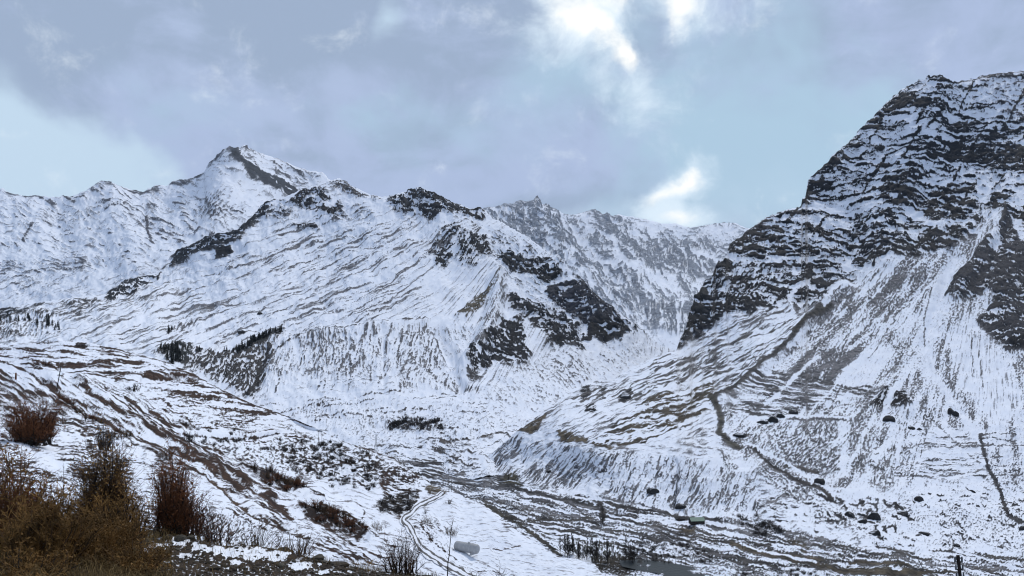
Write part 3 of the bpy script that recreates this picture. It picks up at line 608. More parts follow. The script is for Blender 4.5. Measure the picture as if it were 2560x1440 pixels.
# --- right mountain, its fan, the river terrace and the river plain
def Z(u, v, z): return (u, v, FY(v, z))
D = make_sheet('mountain_right',
    [(850,1126),(1000,1142),(1150,1156),(1203,1156),(1212,1146),(1240,1125),(1268,1100),(1290,1080),(1310,1066),(1345,1040),(1375,1015),(1400,1000),(1430,975),(1450,965),(1480,955),(1530,952),(1560,930),(1600,910),(1640,890),(1660,885),(1692,872),(1700,852),(1712,830),(1725,800),(1731,770),(1742,738),(1754,728),(1760,704),(1786,690),(1794,657),(1818,640),(1824,612),(1852,592),(1880,570),(1915,545),(1960,527),(2000,517),(2004,514),(2006,496),(2014,490),(2017,470),(2020,450),(2034,436),(2065,412),(2085,385),(2120,360),(2145,330),(2165,310),(2200,275),(2235,240),(2265,220),(2300,208),(2345,203),(2365,210),(2400,205),(2430,198),(2470,188),(2510,182),(2560,178),(2660,168)],
    [(850,1190),(1000,1240),(1200,1310),(1400,1440),(1500,1480),(2660,1480)],
    [Z(850,1126,85),Z(1000,1150,85),Z(1200,1165,85),Z(1210,1310,85),Z(1400,1250,85),Z(1400,1440,85),Z(1600,1480,85),Z(1600,1330,85),Z(1800,1400,84),Z(2000,1480,84),Z(1900,1330,82),Z(2300,1400,82),Z(2660,1480,82),Z(2660,1330,74),
     (1300,1074,615),(1420,1097,548),(1500,1117,520),(1720,1147,470),(1870,1182,450),Z(1250,1190,84),Z(1400,1217,84),Z(1500,1242,84),Z(1700,1287,83),Z(1880,1302,82),
     (1500,958,840),(1640,895,1000),(1600,1020,690),(1800,960,780),(1750,1050,600),(1700,865,1130),(1740,770,1250),(1760,705,1330),(1825,615,1430),(1960,525,1520),(2010,490,1550),(2035,435,1600),(2145,330,1650),(2300,208,1720),(2560,178,1850),(2660,168,1900),
     (2000,750,1100),(2000,640,1300),(2200,600,1280),(2300,450,1450),(2500,400,1500),(2500,700,1000),(2600,560,1180),(2300,760,980),(2200,900,790),(2500,900,760),(2500,1100,540),(2200,1100,540),(2000,1150,500),(2000,1000,660),(2300,1250,425),(2600,1250,430),(1880,880,870)],
    du, 2.4,
    [# upper mountain
     ([(1690,880),(1700,560),(1980,420),(2330,130),(2720,100),(2720,600),(2560,560),(2480,540),(2380,630),(2240,665),(2130,690),(2060,770),(1960,765),(1800,800)],12,dict(cov=.47,ang=4,len=120,wid=15,warp=18,col=ROCK,crag=1.0)),
     ([(2160,330),(2265,222),(2300,206),(2362,205),(2385,232),(2330,238),(2262,255),(2215,300)],9,dict(cov=.80,col=ROCK)),
     ([(2008,512),(2018,460),(2070,400),(2115,375),(2110,402),(2062,440),(2052,478),(2040,495)],8,dict(cov=.82,col=ROCK)),
     ([(2380,240),(2430,215),(2560,260),(2560,330),(2440,300)],16,dict(cov=.42,ang=12,len=30,wid=9)),
     ([(2263,374),(2325,358),(2377,327),(2419,299),(2403,343),(2429,369),(2560,374),(2620,440),(2481,433),(2419,402),(2351,402),(2299,444),(2263,486),(2200,502),(2208,478),(2263,463)],9,dict(cov=.80,ang=2,len=40,wid=9,col=ROCK)),
     ([(2286,517),(2351,470),(2429,464),(2445,504),(2417,553),(2362,548),(2312,543)],9,dict(cov=.86,ang=6,len=36,wid=9,col=BLK)),
     ([(2351,560),(2481,590),(2470,612),(2380,612)],10,dict(cov=.62)),
     ([(2128,652),(2169,582),(2221,545),(2260,567),(2290,598),(2345,606),(2338,657),(2283,662),(2221,652),(2169,662)],9,dict(cov=.66,ang=5,len=32,wid=8)),
     ([(1818,626),(1828,606),(1872,570),(1919,549),(1952,565),(1962,608),(1962,650),(1898,652),(1846,642)],8,dict(cov=.80,ang=4,len=44,wid=9,col=ROCKW)),
     ([(1822,628),(1850,615),(1900,632),(1890,645),(1846,641)],5,dict(cov=.97,col=BLK)),
     ([(1787,678),(1794,655),(1843,648),(1838,676)],6,dict(cov=.92,col=BLK)),
     ([(1770,690),(1830,680),(1900,660),(1960,690),(1900,740),(1800,770),(1780,740)],10,dict(cov=.5,ang=-48,len=34,wid=8,warp=4,col=ROCKW)),
     ([(1729,824),(1731,754),(1752,716),(1757,695),(1773,733),(1780,775),(1768,808)],5,dict(cov=1.05,col=(.016,.017,.018))),
     ([(1776,768),(1877,752),(1874,780),(1778,792)],6,dict(cov=.86,ang=3,len=40,wid=8)),
     ([(1692,870),(1716,808),(1765,800),(1800,810),(1740,850),(1705,876)],6,dict(cov=.68,ang=4,len=40,wid=9)),
     ([(1974,752),(2067,764),(2056,784),(1981,781)],4,dict(cov=.90,ang=3,len=50,wid=8,col=ROCKW)),
     ([(1969,658),(2090,658),(2067,677),(1992,677)],7,dict(cov=.74,ang=5,len=50,wid=7)),
     ([(1960,527),(2117,507),(2134,535),(2119,622),(2023,608),(1969,579)],13,dict(cov=.15,ang=4,len=50,wid=7)),
     ([(2023,483),(2117,455),(2202,483),(2195,527),(2065,522)],11,dict(cov=.16,ang=4,len=50,wid=7)),
     ([(2158,408),(2252,414),(2259,449),(2195,465)],8,dict(cov=.08)),
     ([(2283,325),(2332,325),(2327,365),(2283,355)],8,dict(cov=.05)),
     ([(2377,419),(2481,440),(2620,461),(2620,530),(2481,485),(2429,465)],9,dict(cov=.17,ang=10,len=36,wid=8)),
     ([(2455,520),(2510,540),(2530,600),(2480,600),(2440,570)],10,dict(cov=.35,ang=-40,len=26,wid=7)),
     ([(2430,210),(2660,165),(2660,330),(2481,290)],16,dict(cov=.26,ang=20,len=26,wid=8,col=(.075,.075,.085))),
     # fan
     ([(2060,770),(2130,690),(2240,665),(2380,630),(2480,560),(2560,620),(2480,760),(2660,900),(2660,1400),(2100,1330),(1880,1180),(1790,1050),(1870,950),(1990,850)],16,dict(cov=.42,pat='fan',apex=(2480,480),len=40,R=520,wid=8,col=SCREE,crag=.1,speck=.72,sw=6,dens=dict(pat='fan',apex=(2480,480),len=220,R=520,wid=44))),
     ([(2380,640),(2420,630),(2400,700),(2340,850),(2330,1000),(2290,900),(2320,740)],12,dict(cov=.10)),
     ([(2060,790),(2140,720),(2330,690),(2260,800),(2080,960),(1900,1040),(1830,1000),(1950,880)],22,dict(cov=.60,pat='fan',apex=(2480,480),len=24,R=520,wid=8,speck=.85,sw=6.5,dens=dict(pat='fan',apex=(2480,480),len=200,R=520,wid=80))),
     ([(2190,860),(2250,880),(2180,960),(2110,1000),(2060,1010),(2110,930)],16,dict(cov=.06)),
     ([(1800,950),(1960,930),(2100,970),(2280,965),(2270,985),(2100,1000),(1960,1045),(1830,1035)],14,dict(cov=.45,ang=7,len=70,wid=8,warp=4)),
     ([(2420,780),(2480,860),(2560,1000),(2500,1080),(2400,960),(2370,840)],22,dict(cov=.13,pat='fan',apex=(2480,480),len=60,R=520,wid=9)),
     ([(1905,1065),(2090,1055),(2105,1120),(2085,1185),(2000,1170),(1910,1112)],14,dict(cov=.56,ang=-40,len=14,wid=8,speck=.4)),
     ([(2130,1050),(2180,1050),(2170,1180),(2130,1190)],12,dict(cov=.5,speck=.5,ang=90,len=20,wid=8)),
     ([(2225,1110),(2250,1120),(2235,1220),(2160,1230),(2195,1150)],10,dict(cov=.55,speck=.4,ang=100,len=20,wid=8)),
     ([(2250,1110),(2290,1110),(2285,1180),(2255,1190)],8,dict(cov=.4)),
     ([(2098,1060),(2126,1058),(2118,1190),(2098,1195),(2100,1120)],7,dict(cov=.04)),
     ([(2180,1120),(2212,1110),(2200,1160),(2165,1180)],9,dict(cov=.05)),
     ([(2280,1070),(2460,1080),(2470,1180),(2440,1205),(2300,1200)],14,dict(cov=.08,ang=3,len=60,wid=7,warp=4)),
     ([(2168,1012),(2238,966),(2262,980),(2280,1022),(2262,1030),(2200,1020)],6,dict(cov=.72,ang=-25,len=22,wid=8,col=ROCKW,crag=.8)),
     ([(2362,741),(2382,695),(2419,669),(2450,617),(2492,590),(2513,533),(2534,565),(2556,617),(2660,640),(2660,881),(2513,881),(2481,845),(2440,808),(2481,767),(2481,735),(2393,756)],8,dict(cov=.90,ang=12,len=40,wid=10,warp=10,col=(.034,.035,.04),crag=1)),
     ([(2470,600),(2500,580),(2510,620),(2480,640)],8,dict(cov=.4)),
     ([(2560,620),(2600,600),(2640,660),(2580,680)],12,dict(cov=.6)),
     ([(2440,790),(2520,780),(2560,800),(2500,815)],6,dict(cov=.75)),
     ([(2520,860),(2600,850),(2620,885),(2540,885)],6,dict(cov=1.0,col=BLK)),
     # moraine rib and terrace land
     ([(1700,880),(1820,800),(1960,765),(2050,775),(1990,850),(1870,960),(1790,1010),(1790,1080),(1650,1110),(1500,1120),(1300,1070),(1400,1000),(1540,955),(1640,895)],10,dict(cov=.34,ang=-24,len=60,wid=9,warp=5,col=SCREE,crag=.15)),
     ([(1880,860),(1960,790),(2010,800),(1985,850),(1900,920),(1850,930)],12,dict(cov=.14,ang=-42,len=50,wid=8)),
     ([(1500,975),(1560,990),(1530,1040),(1440,1060),(1390,1040),(1420,1000)],14,dict(cov=.12)),
     ([(1620,985),(1780,960),(1790,1000),(1760,1040),(1640,1090),(1540,1115),(1480,1108),(1560,1060)],12,dict(cov=.50,ang=-14,len=50,wid=10,warp=8,col=(.08,.068,.05))),
     ([(1650,945),(1760,935),(1730,975),(1620,985)],12,dict(cov=.10,ang=-10,len=60,wid=8)),
     ([(1292,1078),(1367,1030),(1347,1074),(1325,1085)],3,dict(cov=1.0,col=MUD)),([(1395,1075),(1430,1084),(1467,1098),(1467,1107),(1400,1104)],3,dict(cov=1.0,col=MUD)),
     ([(1471,1107),(1536,1117),(1525,1123),(1490,1121)],3,dict(cov=.95,col=MUD)),([(1621,1069),(1646,1056),(1671,1058),(1702,1077),(1679,1083)],4,dict(cov=.95,col=MUD)),
     ([(1667,1044),(1692,1037),(1702,1046),(1679,1051)],4,dict(cov=.95,col=MUD)),([(1560,1100),(1583,1085),(1577,1103)],3,dict(cov=.9,col=MUD)),([(1621,1030),(1675,1024),(1667,1035)],3,dict(cov=.9,col=MUD)),
     ([(1700,975),(1790,965),(1760,985),(1690,995)],5,dict(cov=.7,ang=-5,len=40,wid=8,col=MUD)),([(1833,1090),(1854,1083),(1872,1090),(1850,1097)],3,dict(cov=.9,col=MUD)),
     ([(1450,970),(1475,960),(1470,1000),(1455,1005)],4,dict(cov=.8,col=ROCKW)),([(1500,965),(1518,962),(1512,1000),(1503,998)],4,dict(cov=.75,col=ROCKW)),([(1545,995),(1578,972),(1580,985),(1560,1010),(1545,1008)],4,dict(cov=.9,col=ROCKW)),
     ([(1460,1015),(1490,1012),(1492,1035),(1470,1038)],4,dict(cov=.6,col=ROCKW,speck=.5)),
     # terrace face
     ([(1203,1158),(1245,1122),(1292,1086),(1390,1106),(1490,1126),(1600,1135),(1560,1180),(1480,1235),(1290,1212)],8,dict(cov=.34,ang=-48,len=44,wid=9,warp=4,col=SCREE,speck=.25,dens=dict(ang=-48,len=160,wid=50))),
     ([(1480,1126),(1720,1147),(1885,1180),(1905,1290),(1700,1285),(1500,1240)],10,dict(cov=.30,ang=-66,len=34,wid=9,warp=6,col=SCREE,speck=.4,dens=dict(ang=-66,len=140,wid=50))),
     ([(1680,1200),(1702,1160),(1700,1200),(1690,1270),(1675,1268)],6,dict(cov=.72,ang=-75,len=30,wid=8)),
     ([(1440,1190),(1460,1160),(1480,1125),(1490,1130),(1470,1180),(1430,1215),(1380,1212)],7,dict(cov=.66,ang=-50,len=30,wid=8)),
     ([(1618,1228),(1640,1222),(1642,1240),(1622,1240)],4,dict(cov=.9)),
     ([(1790,1120),(1820,1130),(1850,1170),(1830,1210),(1800,1160)],10,dict(cov=.55,ang=60,len=20,wid=8,speck=.4)),
     ([(1880,1160),(1990,1180),(2080,1240),(2050,1270),(1930,1230)],12,dict(cov=.48,ang=35,len=20,wid=8,speck=.5)),
     ([(2060,1240),(2240,1230),(2280,1290),(2200,1370),(2060,1330),(1980,1290)],22,dict(cov=.34,speck=.6,sw=8,ang=10,len=22,wid=10)),
     ([(2240,1230),(2660,1180),(2660,1400),(2200,1380)],26,dict(cov=.22,speck=.6,sw=7,ang=20,len=26,wid=8,col=(.06,.058,.06))),
     # river plain
     ([(850,1120),(1200,1160),(1290,1214),(1500,1245),(1700,1290),(1900,1305),(2050,1340),(2200,1385),(2660,1390),(2660,1490),(850,1490)],10,dict(cov=.44,ang=11,len=70,wid=8,warp=8,col=(.085,.083,.082),crag=0.05,speck=.5,sw=6)),
     ([(1030,1150),(1110,1152),(1260,1190),(1340,1215),(1200,1215),(1060,1195)],8,dict(cov=.62,ang=8,len=60,wid=6,warp=4)),
     ([(1480,1270),(1680,1300),(1760,1330),(1640,1330),(1540,1310)],10,dict(cov=.22,col=(.16,.16,.165))),
     ([(1690,1325),(1720,1315),(1740,1318),(1735,1330),(1705,1334)],4,dict(cov=1.0,col=MUD)),
     ([(1260,1190),(1290,1185),(1300,1205),(1310,1220),(1260,1215),(1250,1205)],5,dict(cov=.85,col=(.06,.055,.038))),
     ([(1970,1345),(2010,1345),(2032,1378),(2010,1382),(1975,1360)],5,dict(cov=.9,col=(.06,.052,.038))),
     ([(1940,1383),(2000,1387),(2070,1400),(2050,1408),(1990,1395)],3,dict(cov=1.0,col=MUD)),
     ([(1350,1330),(1420,1328),(1500,1345),(1440,1350),(1360,1345)],5,dict(cov=.78,ang=4,len=50,wid=7,col=(.05,.046,.036))),
     ([(1420,1350),(1540,1355),(1560,1400),(1500,1410),(1410,1380)],10,dict(cov=.55,ang=85,len=24,wid=7,col=(.035,.037,.028))),
     ([(1480,1395),(1580,1385),(1600,1410),(1560,1440),(1490,1430)],8,dict(cov=.9,col=(.03,.026,.02))),
     ([(1830,1430),(1900,1400),(2100,1430),(2200,1480),(1800,1480)],12,dict(cov=.42,speck=.6,sw=5)),
     ([(2110,1415),(2260,1415),(2350,1425),(2200,1440),(2110,1435)],5,dict(cov=.78,ang=6,len=60,wid=7,col=(.05,.045,.034)))],
    [([(2112,718),(2060,768),(2010,810),(1985,845),(1930,900),(1870,955),(1830,985),(1790,1000)],5,.85,(.05,.048,.045)),
     ([(2080,770),(2020,800),(1985,840)],6,.9,(.04,.038,.032)),([(2000,790),(1960,745)],4,.6),
     ([(1779,1000),(1796,1023),(1804,1057),(1796,1082),(1830,1110),(1850,1120)],9,.85,(.055,.052,.04)),
     ([(2385,650),(2340,720),(2318,790),(2312,860),(2330,930),(2400,1030),(2440,1090)],16,-1),([(2330,720),(2310,800),(2312,860)],3,.6),
     ([(2150,700),(2090,730),(2060,770)],8,-1),([(1990,725),(1975,750),(1985,790)],8,-1),
     ([(2450,1090),(2470,1170),(2500,1230),(2520,1290),(2545,1305),(2575,1310)],6,.85,(.04,.04,.042)),([(2300,1010),(2360,1080),(2450,1160)],4,.5),
     ([(1975,1050),(2060,1050),(2125,1055)],4,.7),([(1960,1043),(2040,1040),(2120,1050)],5,-1),([(1960,1165),(2000,1170),(2045,1182)],5,.8,(.06,.055,.05)),
     ([(1880,1120),(1930,1165),(1985,1200),(2060,1225),(2080,1245)],6,.85,(.035,.032,.03)),([(1870,1110),(1950,1150),(2070,1220),(2180,1240),(2240,1250)],5,-1),
     ([(1900,1270),(1960,1240),(2020,1210)],4,.6),([(2380,1108),(2440,1112),(2560,1115)],3,.6),([(2280,1120),(2400,1115)],3,.5),([(2290,1160),(2360,1150),(2420,1150)],3,.5),
     ([(2230,1190),(2330,1195),(2440,1180),(2470,1165)],4,.55),([(2560,1255),(2490,1262)],3,.4),
     # plain: road edges, gravel banks
     ([(1250,1210),(1340,1235),(1420,1250),(1495,1266)],6,.85,(.04,.04,.04)),([(1500,1245),(1600,1262),(1700,1290)],3,.65),([(1540,1268),(1620,1275),(1700,1292),(1800,1300)],5,.8,(.04,.038,.038)),
     ([(1380,1240),(1430,1262),(1470,1295),(1500,1320)],4,.75),([(1500,1285),(1600,1310),(1700,1335),(1830,1362)],4,.85,(.05,.046,.042)),([(1830,1362),(1920,1385),(2020,1410),(2120,1430),(2300,1436)],9,.95,MUD),
     ([(1850,1360),(1940,1385),(2040,1408)],4,-1),([(1320,1300),(1420,1302),(1480,1298)],5,.75,(.05,.046,.04)),([(1300,1240),(1260,1220),(1210,1215)],4,.7),([(1480,1320),(1600,1340),(1700,1360),(1800,1385),(1900,1410)],5,.75),
     ([(1690,1360),(1760,1378),(1850,1400)],4,.7),([(1500,1260),(1510,1285),(1506,1305)],8,.8,(.04,.036,.034)),([(1215,1262),(1260,1290),(1330,1335),(1380,1372),(1400,1392)],7,.85,(.05,.046,.036)),
     ([(1205,1250),(1290,1300),(1350,1330)],4,.7),([(1800,1390),(1900,1405),(1990,1440)],4,.6),([(2125,1405),(2200,1408),(2275,1414)],4,.95,MUD),([(2250,1430),(2400,1432)],4,.85,MUD),([(2330,1412),(2380,1416)],5,.6),
     ([(1600,1400),(1560,1410),(1680,1408)],6,.9,(.03,.03,.03)),([(1200,1165),(1260,1200)],5,.7),([(860,1150),(1000,1156),(1100,1160)],4,.75)],
    [([(2112,718),(2010,810),(1870,955),(1800,1000)],30,9),([(2060,800),(1960,900)],40,-6),([(2385,640),(2312,860),(2400,1030)],22,-5),([(2240,665),(2200,560),(2290,400),(2330,210)],90,12),
     ([(2130,690),(2140,560),(2030,470)],50,-8),([(1500,1150),(1480,1235)],18,4),([(1690,1160),(1680,1280)],14,-4),([(1600,1150),(1570,1240)],16,4),([(2210,980),(2270,1030)],26,6),([(2390,740),(2470,620),(2513,540)],30,9),([(2545,640),(2500,740),(2560,870)],50,8)],
    mt_right, dict(cov=.30,ang=0,len=40,wid=9,col=SCREE,crag=.1), 41, (4.5,15.0), (6,1.0,.6), amp=2.6, rockamp=5.0, extra=L_D, lsc=(1.35, 1.4))

# --- near hillside with terraced fields on the left
E = make_sheet('hillside_near',
    [(-90,862),(0,861),(60,859),(120,856),(180,851),(220,856),(250,863),(290,871),(330,883),(370,891),(420,906),(470,926),(520,955),(560,976),(600,996),(640,1013),(680,1026),(720,1041),(780,1066),(820,1086),(860,1104),(900,1116),(940,1128),(985,1144),(1020,1170),(1060,1196),(1075,1209),(1100,1219),(1130,1226),(1160,1241),(1210,1263),(1250,1291),(1300,1331),(1340,1356),(1380,1386),(1410,1394),(1470,1402),(1490,1414),(1505,1436),(1520,1475),(1570,1500)],
    [(-90,1430),(300,1430),(700,1450),(1080,1500),(1570,1510)],
    [(-90,862,310),(120,857,320),(250,863,310),(420,906,312),(640,1013,322),(860,1104,345),(985,1144,336),(1100,1219,305),(1210,1263,268),(1300,1331,230),(1410,1394,200),(1505,1436,184),(1250,1350,218),(1200,1430,188),(1165,1380,204),(1010,1290,236),(1060,1400,178),(1000,1460,150),
     (800,1250,190),(900,1180,262),(700,1150,228),(600,1080,230),(500,1000,232),(300,930,230),(100,900,236),(-90,900,225),(0,960,180),(200,1000,152),(400,1100,128),(600,1200,115),(800,1350,105),(0,1060,92),(-90,1100,70),(200,1150,74),(400,1250,62),(600,1340,60),(0,1200,50),(0,1400,37),(300,1400,43),(700,1430,63),(1080,1500,140),(1300,1500,160),(1570,1510,175),(-90,1430,34)],
    du, dv,
    [([(-90,850),(250,850),(660,1010),(560,1030),(380,960),(180,930),(-90,925)],20,dict(cov=.44,ang=5,len=90,wid=9,warp=6,col=BRN)),
     ([(-90,925),(180,930),(420,1000),(560,1130),(700,1280),(520,1200),(350,1100),(150,1010),(-90,1010)],18,dict(cov=.48,ang=33,len=70,wid=9,warp=6,col=BRN)),
     ([(330,950),(480,960),(660,1030),(820,1100),(700,1110),(520,1090),(400,1020)],18,dict(cov=.30,ang=4,len=50,wid=9,col=(.05,.037,.03),speck=.4,sw=8)),
     ([(450,1080),(820,1090),(960,1140),(900,1200),(740,1190),(600,1150),(500,1110)],18,dict(cov=.36,ang=10,len=24,wid=10,col=(.04,.03,.026),speck=.6,sw=9)),
     ([(700,1120),(840,1100),(1060,1190),(1080,1240),(960,1200),(870,1210),(760,1190)],14,dict(cov=.52,ang=10,len=28,wid=11,col=(.032,.024,.02),speck=.5,sw=10)),
     ([(600,1150),(720,1200),(780,1230),(720,1235),(640,1200)],8,dict(cov=.85,ang=22,len=30,wid=10,col=DKB)),
     ([(804,1223),(883,1213),(954,1227),(960,1257),(925,1271),(858,1250)],7,dict(cov=.03)),
     ([(815,1180),(880,1160),(915,1170),(860,1195),(825,1195)],6,dict(cov=.03)),([(835,1155),(905,1155),(900,1165),(830,1170)],5,dict(cov=.6)),
     ([(945,1200),(965,1185),(990,1175),(975,1200),(965,1230),(985,1250),(965,1245),(955,1225)],4,dict(cov=.85,col=(.045,.028,.022))),
     ([(930,1265),(975,1235),(1040,1225),(1050,1245),(1030,1275),(1000,1290),(960,1275)],8,dict(cov=.80,ang=10,len=20,wid=10,col=(.028,.024,.020))),
     ([(1060,1215),(1085,1210),(1110,1228),(1122,1232),(1100,1242),(1075,1235)],4,dict(cov=.8,col=MUD)),
     ([(840,1260),(900,1265),(1000,1300),(1015,1340),(960,1320),(880,1290)],8,dict(cov=.06)),
     ([(1082,1257),(1133,1229),(1204,1263),(1250,1311),(1300,1348),(1400,1395),(1490,1412),(1450,1490),(1240,1490),(1200,1400),(1110,1310)],8,dict(cov=.04,ang=6,len=50,wid=7,crag=0)),
     ([(1040,1290),(1090,1280),(1130,1330),(1150,1390),(1090,1390),(1060,1350)],10,dict(cov=.24,ang=50,len=24,wid=8,speck=.4)),
     ([(1120,1390),(1240,1400),(1300,1430),(1240,1490),(1080,1490)],14,dict(cov=.20,ang=22,len=40,wid=7)),
     # lower-left furrowed fields
     ([(-90,1010),(140,1020),(330,1090),(420,1160),(520,1290),(560,1360),(300,1380),(-90,1380)],20,dict(cov=.44,ang=7,len=50,wid=8,warp=10,col=(.04,.028,.022))),
     ([(0,1090),(70,1130),(160,1170),(210,1150),(230,1120),(180,1070),(60,1060)],12,dict(cov=.22,ang=5,len=40,wid=7)),
     ([(70,1140),(130,1150),(190,1185),(175,1200),(100,1170)],9,dict(cov=.05)),
     ([(330,1110),(385,1125),(400,1240),(370,1260),(330,1180)],9,dict(cov=.18,ang=6,len=30,wid=6)),
     ([(70,1200),(200,1190),(215,1260),(150,1300),(80,1270)],12,dict(cov=.38,ang=15,len=26,wid=7)),
     ([(160,1175),(200,1155),(240,1170),(240,1200),(200,1200)],7,dict(cov=.8,col=DKB)),
     ([(0,1000),(50,1010),(90,1050),(60,1080),(0,1075)],12,dict(cov=.5,col=BRN)),
     ([(130,1080),(200,1075),(230,1100),(170,1110)],8,dict(cov=.08)),([(255,1090),(300,1105),(330,1150),(300,1150)],10,dict(cov=.12,ang=20,len=30,wid=7)),
     ([(480,1140),(540,1160),(560,1200),(500,1190)],10,dict(cov=.15,ang=15,len=30,wid=7)),([(560,1250),(620,1275),(640,1300),(570,1290)],8,dict(cov=.2,ang=10,len=26,wid=6)),
     ([(525,1190),(545,1200),(640,1290),(625,1292),(560,1240)],5,dict(cov=.96,col=(.075,.05,.032))),
     ([(630,1250),(660,1248),(680,1275),(655,1290),(640,1280)],6,dict(cov=.03)),
     ([(650,1235),(672,1235),(730,1290),(715,1296),(680,1272)],6,dict(cov=.92,col=BRN)),
     ([(690,1290),(770,1310),(860,1350),(960,1400),(900,1400),(800,1350)],14,dict(cov=.25,ang=25,len=40,wid=8)),
     ([(735,1262),(780,1272),(850,1295),(915,1330),(900,1352),(830,1320),(770,1305)],7,dict(cov=.92,ang=24,len=30,wid=10,col=DKB)),
     ([(500,1290),(600,1280),(700,1310),(720,1370),(600,1370),(500,1350)],16,dict(cov=.48,ang=-50,len=18,wid=8,col=(.05,.036,.03),speck=.4)),
     ([(640,1330),(680,1320),(690,1355),(650,1365)],7,dict(cov=.05)),([(815,1390),(850,1370),(880,1380),(900,1410),(840,1405)],6,dict(cov=.03)),
     ([(60,858),(130,852),(215,850),(270,866),(180,880),(60,876)],6,dict(cov=.12)),
     ([(185,858),(215,858),(220,868),(190,868)],3,dict(cov=.97,col=(.03,.02,.018))),([(90,850),(140,850),(145,858),(90,858)],3,dict(cov=.9,col=DKB)),([(78,905),(120,900),(128,920),(85,915)],6,dict(cov=.9,col=DKB)),
     ([(600,1027),(680,1024),(690,1034),(650,1040),(600,1034)],5,dict(cov=.9,col=BRN)),([(390,930),(440,925),(470,950),(430,945)],6,dict(cov=.8,col=BRN))],
    [([(0,927),(30,955),(54,977),(100,985),(137,990)],10,.9,BRN),([(104,952),(142,977),(200,1019),(258,1048),(317,1082),(387,1107),(442,1127),(500,1148),(542,1173),(604,1215)],13,.92,BRN),
     ([(196,948),(233,994),(292,1027),(346,1052),(396,1090),(450,1107),(500,1140),(558,1173),(625,1207),(680,1240)],13,.92,BRN),([(312,998),(354,1040),(416,1077),(480,1119),(525,1148),(600,1190)],8,.85,DKB),
     ([(533,1194),(583,1240),(625,1277),(650,1294),(700,1315),(760,1340)],11,1.0,(.075,.05,.032)),([(650,1240),(690,1272),(730,1300)],10,.95,BRN),([(600,1169),(642,1186),(704,1211),(758,1227),(800,1250)],12,.95,DKB),
     ([(642,1290),(704,1315),(767,1344),(833,1377),(892,1394),(958,1419)],7,.9,BRN),([(779,1298),(833,1332),(892,1365),(933,1386),(975,1402)],8,.9,BRN),([(800,1262),(870,1290),(930,1330),(985,1370)],7,.85,DKB),
     ([(0,859),(125,878),(250,894),(354,915),(416,919)],4,.8,BRN),([(0,872),(120,890),(240,905)],4,.8,BRN),([(0,890),(90,905),(150,925)],5,.85,BRN),([(0,905),(60,925),(110,950)],6,.9,BRN),([(196,940),(292,938),(367,930),(410,926)],5,.85,BRN),
     ([(358,951),(400,949),(458,946)],4,.95,BRN),([(367,1000),(492,990),(542,994)],3,.8,BRN),([(458,1082),(583,1094),(640,1090),(700,1082)],3,.85,DKB),([(600,1034),(675,1030),(690,1036)],6,.9,BRN),
     ([(250,864),(330,884),(420,908),(520,958),(600,999),(700,1034),(800,1076),(900,1118),(985,1146)],6,.8,BRN),([(985,1146),(1060,1198),(1100,1220)],4,.7,(.05,.045,.035)),
     ([(1040,1300),(1070,1340),(1090,1365),(1140,1400)],5,.7,DKB),([(1195,1375),(1250,1372),(1300,1367)],3,.7,(.06,.045,.045)),([(900,1266),(912,1280),(905,1298)],4,.8,DKB),
     ([(805,1150),(830,1180),(860,1190)],3,.7,DKB),([(0,1015),(40,1030),(90,1075),(130,1110)],8,.8,BRN),([(70,1110),(130,1112),(230,1118)],6,.85,DKB),([(200,1080),(225,1100),(240,1112)],6,.85,BRN),
     ([(70,1220),(120,1232),(200,1240),(215,1238)],6,.9,(.05,.026,.022)),([(255,1082),(300,1082),(330,1108),(385,1130),(410,1160)],8,.9,DKB),([(1145,1425),(1230,1430),(1300,1445)],4,.7,DKB),
     ([(1210,1263),(1300,1331),(1400,1394)],3,.5),([(1160,1240),(1210,1262)],4,.7,(.05,.045,.04))],
    [([(104,952),(258,1048),(442,1127),(604,1215)],20,-5),([(196,948),(346,1052),(500,1140),(680,1240)],20,5),([(533,1194),(625,1277),(760,1340)],16,-6),([(735,1265),(830,1305),(910,1340)],18,8),([(600,1169),(704,1211),(800,1250)],16,7),
     ([(360,948),(458,944)],12,-6),([(458,1086),(583,1098),(700,1086)],10,-5)],
    mt_near, dict(cov=.22,ang=12,len=50,wid=9,col=BRN,crag=.05), 51, (1.2,16.0), (6,1.0,.5), amp=2.2, rockamp=1.5, extra=L_E, lsc=(.72, .98))

